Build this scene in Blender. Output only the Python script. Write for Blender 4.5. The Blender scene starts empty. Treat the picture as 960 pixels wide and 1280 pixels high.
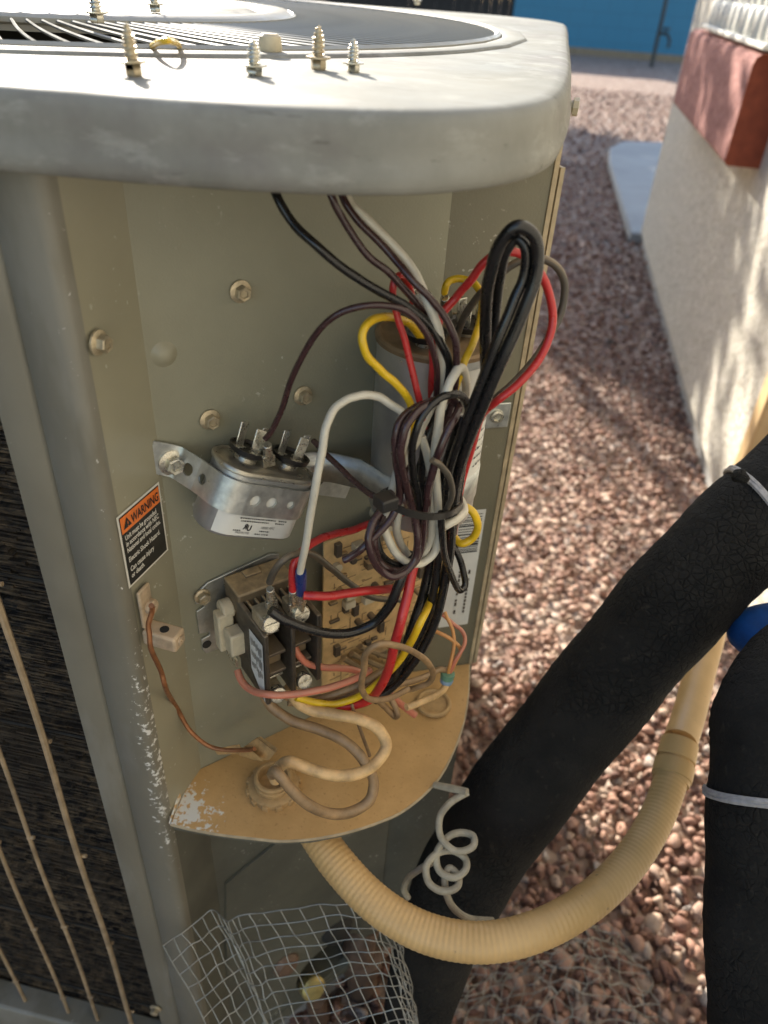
import bpy, bmesh, math, random
import numpy as np
from mathutils import Vector, Matrix
random.seed(7); RNG = np.random.default_rng(7)
sc = bpy.context.scene
COL = sc.collection
H = 0.98                      # camera height above the gravel (m)

# ------------------------------------------------------------------ camera
F = 955.0                     # focal length in photo pixels (960 x 1280)
def _dir(px, py):
    v = np.array([px - 480.0, py - 640.0, F]); return v / np.linalg.norm(v)
_Z = -_dir(388, 1980); _Y = _dir(710, -20); _Y = _Y - _Z * (_Y @ _Z); _Y /= np.linalg.norm(_Y); _X = np.cross(_Y, _Z)
M = np.array([_X, _Y, _Z])
cam = bpy.data.cameras.new('camera'); camo = bpy.data.objects.new('camera', cam); COL.objects.link(camo)
cam.sensor_width = 36; cam.sensor_fit = 'AUTO'; cam.lens = F / 1280 * 36
r_, u_, b_ = M[:, 0], -M[:, 1], -M[:, 2]
camo.matrix_world = Matrix(((r_[0], u_[0], b_[0], 0), (r_[1], u_[1], b_[1], 0), (r_[2], u_[2], b_[2], H), (0, 0, 0, 1)))
cam.clip_start = 0.02; cam.clip_end = 300
cam.dof.use_dof = True; cam.dof.focus_distance = 0.40; cam.dof.aperture_fstop = 9.0
sc.camera = camo

# ------------------------------------------------------------------ light
SUN_EL, SUN_AZ = math.radians(24.5), math.radians(34)       # azimuth: from +Y towards -X
w = bpy.data.worlds.new('World'); sc.world = w; w.use_nodes = True
nt = w.node_tree; nt.nodes.clear()
sky = nt.nodes.new('ShaderNodeTexSky'); sky.sky_type = 'NISHITA'; sky.sun_disc = False
sky.sun_elevation = SUN_EL; sky.sun_rotation = -SUN_AZ
bg = nt.nodes.new('ShaderNodeBackground'); bg.inputs[1].default_value = 0.10
ow = nt.nodes.new('ShaderNodeOutputWorld')
nt.links.new(sky.outputs[0], bg.inputs[0]); nt.links.new(bg.outputs[0], ow.inputs[0])
sl = bpy.data.lights.new('sun', 'SUN'); sl.energy = 3.7; sl.angle = math.radians(0.53); sl.color = (1, .92, .80)
so = bpy.data.objects.new('sun', sl); COL.objects.link(so)
sd = Vector((-math.sin(SUN_AZ) * math.cos(SUN_EL), math.cos(SUN_AZ) * math.cos(SUN_EL), math.sin(SUN_EL)))
so.rotation_euler = sd.to_track_quat('Z', 'Y').to_euler(); so.location = (-3, 4, 5)
sc.view_settings.view_transform = 'Standard'; sc.view_settings.look = 'None'
sc.view_settings.exposure = 1.8; sc.view_settings.gamma = 1

# ------------------------------------------------------------------ geometry of the place
# z below is relative to the camera; W() lifts it to the ground-based world
R2 = math.sqrt(2)
U3 = np.array([1, 1, 0]) / R2; N3 = np.array([1, -1, 0]) / R2; Z3 = np.array([0, 0, 1.0])
PB = 0.447                    # control panel plane: y - x = PB
XL, YF = -0.1625, 0.2476      # corner edge of the cabinet
YC = 0.290                    # where the flange meets the 45 degree panel
CR = np.array([-0.0405, 0.4065]); RE = np.array([0.011, 0.4305])   # crease and right edge (plan)
def ray(px, py): return M @ np.array([px - 480.0, py - 640.0, F])
def W(p): return Vector((float(p[0]), float(p[1]), float(p[2]) + H))
def pn(px, py, d=0.0):        # point d metres in front of the 45 degree panel
    v = ray(px, py); return W(v * ((PB - d * R2) / (v[1] - v[0])))
def onx(px, py, x): v = ray(px, py); return W(v * (x / v[0]))
def ony(px, py, y): v = ray(px, py); return W(v * (y / v[1]))
def onz(px, py, z): v = ray(px, py); return W(v * (z / v[2]))
def dep(px, py, t): return W(ray(px, py) / F * t)
_rd = (RE - CR) / np.linalg.norm(RE - CR); _rn = np.array([_rd[1], -_rd[0]])
def rp(px, py, d=0.0):        # point d in front of the right return panel
    v = ray(px, py); k = (CR @ _rn + d) / (v[:2] @ _rn); return W(v * k)
def uv(u, n, z):              # panel frame -> world
    p = U3 * u + N3 * (n - PB / R2) + Z3 * z
    return W(p)
VU, VN, VZ = Vector(U3), Vector(N3), Vector((0, 0, 1))

# ------------------------------------------------------------------ materials
def nodes(name):
    m = bpy.data.materials.new(name); m.use_nodes = True
    t = m.node_tree; b = t.nodes['Principled BSDF']; return m, t, b
def add(t, typ, **kw):
    n = t.nodes.new(typ)
    for k, v in kw.items(): setattr(n, k, v)
    return n
def lnk(t, a, b): t.links.new(a, b)
def noise(t, scale, detail=4, rough=.55, stretch=None, vec=None):
    if vec is None:
        tc = add(t, 'ShaderNodeTexCoord'); vec = tc.outputs['Object']
    if stretch:
        mp = add(t, 'ShaderNodeMapping'); mp.inputs['Scale'].default_value = stretch
        lnk(t, vec, mp.inputs[0]); vec = mp.outputs[0]
    n = add(t, 'ShaderNodeTexNoise'); n.inputs['Scale'].default_value = scale
    n.inputs['Detail'].default_value = detail; n.inputs['Roughness'].default_value = rough
    lnk(t, vec, n.inputs['Vector']); return n.outputs[0]
def ramp(t, fac, stops):
    r = add(t, 'ShaderNodeValToRGB'); e = r.color_ramp.elements
    while len(e) < len(stops): e.new(.5)
    for k, (p, c) in enumerate(stops):
        e[k].position = p; e[k].color = (c, c, c, 1) if isinstance(c, (int, float)) else (*c, 1)
    lnk(t, fac, r.inputs[0]); return r.outputs[0]
def mixc(t, fac, a, b):
    m = add(t, 'ShaderNodeMix', data_type='RGBA')
    for s, v in ((0, fac), (6, a), (7, b)):
        if hasattr(v, 'links'): lnk(t, v, m.inputs[s])
        elif s == 0: m.inputs[0].default_value = v
        else: m.inputs[s].default_value = (*v, 1)
    return m.outputs[2]
def math_(t, op, a, b=None, c=None):
    m = add(t, 'ShaderNodeMath', operation=op)
    for k, v in enumerate((a, b, c)):
        if v is None: continue
        if hasattr(v, 'links'): lnk(t, v, m.inputs[k])
        else: m.inputs[k].default_value = v
    return m.outputs[0]
def bump(t, b, h, strength=.3, dist=.001):
    n = add(t, 'ShaderNodeBump'); n.inputs['Strength'].default_value = strength; n.inputs['Distance'].default_value = dist
    lnk(t, h, n.inputs['Height']); lnk(t, n.outputs[0], b.inputs['Normal'])
def scl(c, k): return tuple(min(1, x * k) for x in c)

def mat(name, col, rough=.5, metal=0.0, var=.25, vs=30, col2=None, bs=None, bstr=.2, bd=.0006, stretch=None,
        dust=0.0, dustcol=(.42, .29, .16), rv=.12, coat=0, flecks=0):
    m, t, b = nodes(name)
    n = noise(t, vs, 5, .6, stretch)
    c = mixc(t, ramp(t, n, [(.3, 0), (.7, 1)]), scl(col, 1 - var), col2 or scl(col, 1 + var))
    if dust:                                     # settled dust: lies on upward faces, blotchy
        g = add(t, 'ShaderNodeNewGeometry'); s = add(t, 'ShaderNodeSeparateXYZ'); lnk(t, g.outputs['Normal'], s.inputs[0])
        up = ramp(t, s.outputs[2], [(.15, .12), (.8, 1)])
        k = math_(t, 'MULTIPLY', math_(t, 'MULTIPLY', up, ramp(t, noise(t, vs * 2.3, 4), [(.25, .35), (.65, 1)])), dust)
        c = mixc(t, k, c, dustcol)
    if flecks:
        f = ramp(t, noise(t, 260, 3, .6), [(.66, 0), (.70, 1)])
        f = math_(t, 'MULTIPLY', f, ramp(t, noise(t, 14, 3), [(.5, 0), (.62, 1)]))
        c = mixc(t, math_(t, 'MULTIPLY', f, flecks), c, (.62, .6, .52))
    lnk(t, c, b.inputs['Base Color'])
    b.inputs['Metallic'].default_value = metal
    rr = ramp(t, noise(t, vs * 1.7, 4), [(.25, max(.03, rough - rv)), (.75, min(1, rough + rv))])
    lnk(t, rr, b.inputs['Roughness'])
    if bs: bump(t, b, noise(t, bs, 4, .6, stretch), bstr, bd)
    if coat: b.inputs['Coat Weight'].default_value = coat
    return m

MT = {}
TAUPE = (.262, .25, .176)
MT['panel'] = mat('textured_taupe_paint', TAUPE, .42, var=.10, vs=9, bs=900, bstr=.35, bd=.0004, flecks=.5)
MT['return'] = mat('shaded_side_sheet_paint', (.165, .150, .098), .42, var=.12, vs=9, bs=900, bstr=.35, bd=.0004, flecks=.5)  # cabinet taupe, darkened so the shade on this face is in the colour
MT['smooth'] = mat('smooth_taupe_paint', (.30, .28, .196), .36, var=.09, vs=8, bs=60, bstr=.04, flecks=.8)
MT['post'] = mat('weathered_taupe_paint', (.20, .19, .155), .40, var=.16, vs=12, bs=80, bstr=.05, flecks=1.0)
def post_mat():
    m, t, b = nodes('weathered_taupe_paint')
    c = mixc(t, ramp(t, noise(t, 10, 5), [(.3, 0), (.7, 1)]), (.158, .146, .110), (.215, .200, .152))
    c = mixc(t, math_(t, 'MULTIPLY', ramp(t, noise(t, 9, 5, .65, (1.6, 1, .5)), [(.52, 0), (.60, 1)]), .38), c, (.28, .272, .235))
    g = add(t, 'ShaderNodeNewGeometry'); sp = add(t, 'ShaderNodeSeparateXYZ'); lnk(t, g.outputs['Position'], sp.inputs[0])
    ex = ramp(t, math_(t, 'ABSOLUTE', math_(t, 'SUBTRACT', sp.outputs[0], XL - .002)), [(.002, 1), (.012, 0)])
    zz_ = ramp(t, math_(t, 'ABSOLUTE', math_(t, 'SUBTRACT', sp.outputs[2], H - .385)), [(.03, 1), (.14, .25)])
    k = math_(t, 'MULTIPLY', ex, zz_)
    f = ramp(t, math_(t, 'ADD', noise(t, 230, 5, .7), math_(t, 'MULTIPLY', k, .17)), [(.70, 0), (.73, 1)])
    c = mixc(t, f, c, (.66, .65, .60))
    lnk(t, c, b.inputs['Base Color']); lnk(t, ramp(t, noise(t, 20, 4), [(.3, .3), (.7, .5)]), b.inputs['Roughness'])
    bump(t, b, noise(t, 90, 3), .05, .0006); return m
MT['post'] = post_mat()
MT['lower'] = mat('taupe_paint_lower_shade', (.112, .110, .082), .55, var=.25, vs=14, bs=120, bstr=.08, flecks=.7)  # taupe darkened to put the shade below the shelf into the colour
MT['cap'] = mat('sun_bleached_cap_paint', (.20, .186, .146), .40, var=.22, vs=22, bs=140, bstr=.06, stretch=(1, 1, .5), flecks=.0)
def cap_mat():
    m, t, b = nodes('sun_bleached_cap_paint')
    c = mixc(t, ramp(t, noise(t, 18, 6, .65), [(.3, 0), (.7, 1)]), (.185, .182, .155), (.29, .284, .247))
    c = mixc(t, math_(t, 'MULTIPLY', ramp(t, noise(t, 11, 5, .7), [(.50, 0), (.62, 1)]), .6), c, (.175, .158, .145))
    c = mixc(t, math_(t, 'MULTIPLY', ramp(t, noise(t, 30, 6, .7, (1, 1, 3)), [(.54, 0), (.64, 1)]), .5), c, (.36, .355, .315))
    c = mixc(t, math_(t, 'MULTIPLY', ramp(t, noise(t, 60, 3, .6, (.35, 2.5, 6)), [(.66, 0), (.70, 1)]), .6), c, (.12, .112, .095))
    lnk(t, c, b.inputs['Base Color']); lnk(t, ramp(t, noise(t, 24, 5, .6), [(.3, .5), (.7, .75)]), b.inputs['Roughness']); b.inputs['Specular IOR Level'].default_value = .2
    h = math_(t, 'ADD', noise(t, 9, 3), math_(t, 'MULTIPLY', noise(t, 300, 4), .06)); bump(t, b, h, .25, .003); return m
MT['cap'] = cap_mat()
MT['guard'] = mat('fan_guard_paint', (.30, .29, .25), .4, var=.1)
MT['hub'] = mat('hub_cover_paint', (.26, .25, .215), .38, var=.07)
MT['trim'] = mat('dusty_edge', (.42, .33, .20), .55, var=.3, vs=60)
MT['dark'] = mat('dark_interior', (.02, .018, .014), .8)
MT['lug'] = mat('dusty_pale_metal', (.50, .38, .25), .6, .2, var=.3, vs=140, dust=.8, dustcol=(.62, .45, .27))
MT['nut'] = mat('dust_caked_fitting', (.34, .215, .09), .75, var=.3, vs=120, dust=.8, dustcol=(.52, .33, .14), bs=400, bstr=.3)
MT['galv'] = mat('galvanised_steel', (.52, .53, .50), .38, .85, var=.22, vs=160, bs=300, bstr=.05)
MT['zinc'] = mat('zinc_plated_screw', (.60, .57, .48), .30, .9, var=.2, vs=300)
MT['gold'] = mat('yellow_zinc_screw', (.50, .42, .28), .42, .6, var=.3, vs=260, dust=.5, dustcol=(.42,.34,.22))
MT['can'] = mat('capacitor_aluminium', (.50, .50, .48), .36, .8, var=.12, vs=60, bs=200, bstr=.05)
MT['lid'] = mat('capacitor_lid', (.46, .44, .37), .32, .8, var=.2, vs=90, dust=.3)
MT['rustlid'] = mat('dusty_brown_lid', (.24, .16, .085), .55, .35, var=.3, vs=110, dust=.45, dustcol=(.36, .25, .14))
MT['blackpl'] = mat('black_plastic', (.011, .011, .011), .33, var=.2, dust=.07)
MT['tanpl'] = mat('dusty_bakelite', (.11, .08, .045), .6, var=.4, vs=90, dust=1.0, dustcol=(.52, .35, .17))
MT['darkpl'] = mat('contactor_black_face', (.022, .019, .016), .42, var=.3, vs=90, dust=.75, dustcol=(.34, .25, .15))
MT['creampl'] = mat('cream_plastic', (.55, .48, .33), .45, var=.15, vs=120, dust=.35)
MT['white_l'] = mat('white_paper_label', (.66, .65, .59), .45, var=.06)
MT['ink'] = mat('black_ink', (.02, .02, .02), .5)
MT['label_black'] = mat('label_black_print', (.025, .024, .02), .35)
MT['label_orange'] = mat('label_orange_print', (.80, .19, .03), .4, var=.06)
MT['label_white'] = mat('label_white_print', (.72, .70, .62), .4, var=.05)
MT['pcb'] = mat('tan_circuit_board', (.62, .42, .19), .5, var=.22, vs=120, bs=500, bstr=.2)
MT['pcbtrace'] = mat('board_traces', (.24, .15, .07), .5, var=.3, vs=200, dust=.3)
MT['chip'] = mat('dark_board_component', (.05, .04, .03), .5, dust=.5, dustcol=(.36, .26, .15))
MT['copper'] = mat('oxidised_copper_wire', (.30, .125, .05), .42, .55, var=.3, vs=160)
MT['brass'] = mat('brass_cap', (.66, .52, .20), .35, .6, var=.2, vs=120)
MT['browntube'] = mat('dull_copper_pipe', (.16, .10, .065), .55, .2, var=.3, vs=60)
MT['tape'] = mat('brown_tape', (.40, .235, .085), .5, var=.35, vs=160)
MT['bluevinyl'] = mat('blue_vinyl_crimp', (.012, .035, .16), .3)
MT['greentape'] = mat('green_tape', (.12, .25, .16), .45); MT['bluetape'] = mat('pale_blue_tape', (.20, .29, .38), .45)
MT['greycord'] = mat('sun_bleached_grey_cord', (.36, .315, .225), .55, var=.25, vs=120, bs=300)
MT['string'] = mat('weathered_white_string', (.42, .39, .36), .8, var=.2, vs=300, bs=900, bstr=.6)
MT['rustmesh'] = mat('rusty_mesh_wire', (.20, .175, .145), .6, .4, var=.4, vs=60)
MT['wiremesh'] = mat('galvanised_mesh_wire', (.30, .29, .25), .5, .55, var=.35, vs=60)
MT['bluefoam'] = mat('blue_rubber', (.006, .085, .30), .7, var=.25, vs=120, bs=1500, bstr=.5)
MT['stake'] = mat('dark_iron', (.03, .032, .03), .6)
MT['guardwire'] = mat('dusty_coated_wire', (.36, .265, .16), .5, var=.35, vs=70, dust=.3)
MT['concrete'] = mat('grey_concrete', (.34, .33, .31), .85, var=.2, vs=6, bs=60, bstr=.3, bd=.003)
MT['slab'] = mat('pale_concrete_slab', (.32, .32, .31), .8, var=.12, vs=3, bs=60, bstr=.2, bd=.003)
def wire_mat(name, c, rough=.26, dust=.10, var=.12): return mat(name, c, rough, var=var, vs=90, dust=dust, bs=600, bstr=.05, coat=.15)
MT['w_black'] = wire_mat('black_wire', (.008, .008, .008), .28, .03)
MT['w_dusty'] = wire_mat('dusty_black_wire', (.05, .045, .035), .5, .55)
MT['w_brown'] = wire_mat('brown_wire', (.042, .018, .019), .24, .05)
MT['w_white'] = wire_mat('white_wire', (.60, .56, .45), .35, .15)
MT['w_red'] = wire_mat('red_wire', (.50, .022, .022), .32, .06)
MT['w_pink'] = wire_mat('faded_red_wire', (.56, .17, .10), .42, .35)
MT['w_yellow'] = wire_mat('yellow_wire', (.72, .46, .012), .32, .08)
MT['w_tan'] = wire_mat('dust_coated_conductor', (.66, .42, .18), .55, .3, .4)
MT['w_tan2'] = wire_mat('dust_coated_dark_conductor', (.25, .15, .065), .55, .35, .5)
MT['w_orange'] = wire_mat('orange_wire', (.62, .27, .07), .4, .2)

def whip_mat():
    m, t, b = nodes('tan_ribbed_conduit')
    c = mixc(t, ramp(t, noise(t, 26, 5), [(.3, 0), (.7, 1)]), (.58, .36, .135), (.72, .46, .19))
    sp = ramp(t, noise(t, 120, 3), [(.68, 0), (.73, 1)])
    c = mixc(t, math_(t, 'MULTIPLY', sp, .6), c, (.25, .14, .06))
    lnk(t, c, b.inputs['Base Color']); b.inputs['Roughness'].default_value = .42
    bump(t, b, noise(t, 200, 3), .1, .0005); return m
MT['whip'] = whip_mat()
def foam_mat():
    m, t, b = nodes('cracked_black_foam_insulation')
    tc = add(t, 'ShaderNodeTexCoord')
    mpn = add(t, 'ShaderNodeMix', data_type='VECTOR'); 
    nz = add(t, 'ShaderNodeTexNoise'); nz.inputs['Scale'].default_value = 40; lnk(t, tc.outputs['Object'], nz.inputs['Vector'])
    mpn.inputs[0].default_value = .012; lnk(t, tc.outputs['Object'], mpn.inputs[4]); lnk(t, nz.outputs['Color'], mpn.inputs[5])
    vo = add(t, 'ShaderNodeTexVoronoi', feature='DISTANCE_TO_EDGE'); vo.inputs['Scale'].default_value = 210
    lnk(t, mpn.outputs[1], vo.inputs['Vector'])
    crack = ramp(t, vo.outputs['Distance'], [(.0, 0), (.13, 1)])
    msk = ramp(t, noise(t, 16, 4), [(.46, .08), (.66, 1)])
    h = math_(t, 'ADD', math_(t, 'MULTIPLY', crack, msk), math_(t, 'MULTIPLY', noise(t, 150, 7, .72), 1.3))
    c = mixc(t, ramp(t, noise(t, 30, 4), [(.3, 0), (.75, 1)]), (.012, .011, .009), (.028, .025, .020))
    c = mixc(t, math_(t, 'MULTIPLY', ramp(t, noise(t, 14, 6, .7), [(.52, 0), (.72, 1)]), .45), c, (.040, .036, .029))
    c = mixc(t, math_(t, 'MULTIPLY', math_(t, 'MULTIPLY', math_(t, 'SUBTRACT', 1.0, crack), msk), .6), c, (.003, .003, .003))
    dustm = math_(t, 'MULTIPLY', ramp(t, noise(t, 150, 4), [(.62, 0), (.75, 1)]), .35)
    c = mixc(t, dustm, c, (.10, .085, .06))
    lnk(t, c, b.inputs['Base Color']); b.inputs['Roughness'].default_value = .8
    b.inputs['Specular IOR Level'].default_value = .25
    bump(t, b, h, .85, .0024); return m
MT['foam'] = foam_mat()
def shelf_mat():
    m, t, b = nodes('orange_dust_on_shelf')
    c = mixc(t, ramp(t, noise(t, 24, 6, .65), [(.3, 0), (.72, 1)]), (.48, .285, .10), (.64, .385, .15))
    c = mixc(t, ramp(t, noise(t, 380, 3), [(.60, 0), (.72, .5)]), c, (.33, .17, .06))
    # white paint flaking at the front left corner
    tc = add(t, 'ShaderNodeTexCoord'); g = add(t, 'ShaderNodeNewGeometry')
    vs_ = add(t, 'ShaderNodeVectorMath', operation='DISTANCE'); lnk(t, g.outputs['Position'], vs_.inputs[0])
    vs_.inputs[1].default_value = (-.157, .256, H - .44)
    near = ramp(t, vs_.outputs['Value'], [(.008, 1), (.032, 0)])
    k = math_(t, 'MULTIPLY', near, 1.0)
    fl = ramp(t, math_(t, 'ADD', noise(t, 190, 5, .7), math_(t, 'MULTIPLY', k, .22)), [(.66, 0), (.70, 1)])
    c = mixc(t, math_(t, 'MULTIPLY', fl, ramp(t, k, [(.02, 0), (.15, 1)])), c, (.74, .70, .60))
    lnk(t, c, b.inputs['Base Color']); b.inputs['Roughness'].default_value = .72
    bump(t, b, noise(t, 500, 4), .25, .0006); return m
MT['shelf'] = shelf_mat()
def stucco(name, c1, c2, sc_=70, st=.9, dist=.006):
    m, t, b = nodes(name)
    n1 = noise(t, sc_, 5, .62)
    c = mixc(t, ramp(t, noise(t, sc_ * .8, 4), [(.35, 0), (.65, 1)]), c1, c2)
    lnk(t, c, b.inputs['Base Color']); b.inputs['Roughness'].default_value = .9
    bump(t, b, n1, st, dist); return m
MT['stucco'] = stucco('cream_stucco', (.48, .45, .37), (.64, .60, .52), 70, 1.0, .008)
MT['sill'] = stucco('rust_red_stucco_sunlit_tone', (.25, .10, .085), (.42, .20, .17), 75, 1.0, .009)  # long face of the sill: pink sunlight put into the colour
MT['sillend'] = stucco('smooth_rust_red_paint_shade_tone', (.19, .045, .022), (.25, .062, .03), 40, .4, .004)  # end face of the same sill: its shade put into a darker red
def bluewall():
    m, t, b = nodes('blue_painted_block')
    tc = add(t, 'ShaderNodeTexCoord'); mp = add(t, 'ShaderNodeMapping'); lnk(t, tc.outputs['Object'], mp.inputs[0])
    mp.inputs['Rotation'].default_value = (math.radians(90), 0, 0)
    br = add(t, 'ShaderNodeTexBrick'); lnk(t, mp.outputs[0], br.inputs['Vector'])
    br.inputs['Scale'].default_value = 1; br.inputs['Brick Width'].default_value = .4; br.inputs['Row Height'].default_value = .2
    br.inputs['Mortar Size'].default_value = .008
    br.inputs['Color1'].default_value = (.042, .185, .285, 1); br.inputs['Color2'].default_value = (.046, .195, .30, 1); br.inputs['Mortar'].default_value = (.042, .165, .25, 1)
    lnk(t, br.outputs[0], b.inputs['Base Color']); b.inputs['Roughness'].default_value = .7
    return m
MT['blue'] = bluewall()
MT['whitepaint'] = mat('off_white_paint', (.62, .61, .55), .5, var=.06)
MT['pipe_tan'] = mat('cream_downpipe_paint', (.62, .43, .22), .5, var=.08, vs=20)
MT['fence'] = mat('dark_timber', (.02, .017, .014), .8, var=.3, vs=12)
def gravel_ground():
    m, t, b = nodes('gravel_ground')
    tc = add(t, 'ShaderNodeTexCoord')
    vo = add(t, 'ShaderNodeTexVoronoi'); vo.inputs['Scale'].default_value = 42; lnk(t, tc.outputs['Object'], vo.inputs['Vector'])
    s = add(t, 'ShaderNodeSeparateColor'); lnk(t, vo.outputs['Color'], s.inputs[0])
    c = ramp(t, s.outputs[0], [(0, (.14, .08, .06)), (.35, (.29, .18, .13)), (.7, (.38, .27, .20)), (1, (.47, .37, .30))])
    e = ramp(t, vo.outputs['Distance'], [(.2, 1), (.75, .0)])
    lnk(t, c, b.inputs['Base Color']); b.inputs['Roughness'].default_value = .85
    bump(t, b, e, 1.0, .012); return m
MT['ground'] = gravel_ground()
def pebble_mat():
    m, t, b = nodes('pebble_stone')
    a = add(t, 'ShaderNodeAttribute', attribute_name='tone')
    c = ramp(t, a.outputs['Fac'], [(0, (.08, .04, .03)), (.16, (.19, .09, .062)), (.34, (.30, .165, .115)), (.5, (.37, .215, .15)), (.66, (.38, .26, .20)), (.8, (.46, .34, .25)), (.9, (.27, .24, .22)), (1, (.54, .47, .40))])
    c = mixc(t, ramp(t, noise(t, 130, 4), [(.40, 0), (.74, .5)]), c, (.23, .13, .09))
    lnk(t, c, b.inputs['Base Color']); b.inputs['Roughness'].default_value = .75
    bump(t, b, noise(t, 260, 4), .5, .0015); return m
MT['pebble'] = pebble_mat()
def fin_mat():
    m, t, b = nodes('dirty_coil_fins')
    n = noise(t, 8, 4, .6)
    f = noise(t, 60, 6, .75, (1.6, 1, 3.2))
    c = mixc(t, ramp(t, f, [(.44, 0), (.76, 1)]), (.004, .0035, .003), (.28, .20, .11))
    c = mixc(t, ramp(t, noise(t, 10, 5, .65), [(.40, 0), (.62, .8)]), c, (.03, .022, .013))
    lnk(t, c, b.inputs['Base Color']); b.inputs['Roughness'].default_value = .7
    bump(t, b, f, .7, .004); return m
MT['fins'] = fin_mat()
def leaf_mat():
    m, t, b = nodes('tree_leaf')
    g = add(t, 'ShaderNodeNewGeometry')
    c = ramp(t, g.outputs['Random Per Island'], [(0, (.035, .06, .015)), (1, (.09, .12, .035))])
    lnk(t, c, b.inputs['Base Color']); b.inputs['Roughness'].default_value = .6; return m
MT['leaf'] = leaf_mat(); MT['bark'] = mat('tree_bark', (.12, .09, .065), .9, var=.3, vs=20, bs=40, bstr=.6, bd=.01)

# ------------------------------------------------------------------ mesh helpers
def basis(zax, xhint=None):
    z = Vector(zax).normalized(); h = Vector(xhint) if xhint is not None else (Vector((0, 0, 1)) if abs(z.z) < .9 else Vector((1, 0, 0)))
    x = (h - z * h.dot(z)).normalized(); y = z.cross(x)
    return x, y, z
def cat(pts, seg=8):
    P = [Vector(p) for p in pts]
    if len(P) < 3: return P
    out = []
    for i in range(len(P) - 1):
        p1, p2 = P[i], P[i + 1]; p0 = P[i - 1] if i else p1 * 2 - p2; p3 = P[i + 2] if i + 2 < len(P) else p2 * 2 - p1
        d01, d12, d23 = [max(1e-6, (a - b).length) ** .5 for a, b in ((p1, p0), (p2, p1), (p3, p2))]
        m1 = ((p1 - p0) / d01 - (p2 - p0) / (d01 + d12) + (p2 - p1) / d12) * d12
        m2 = ((p2 - p1) / d12 - (p3 - p1) / (d12 + d23) + (p3 - p2) / d23) * d12
        for k in range(seg):
            t = k / seg; t2, t3 = t * t, t * t * t
            out.append(p1 * (2 * t3 - 3 * t2 + 1) + m1 * (t3 - 2 * t2 + t) + p2 * (-2 * t3 + 3 * t2) + m2 * (t3 - t2))
    out.append(P[-1]); return out
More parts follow.
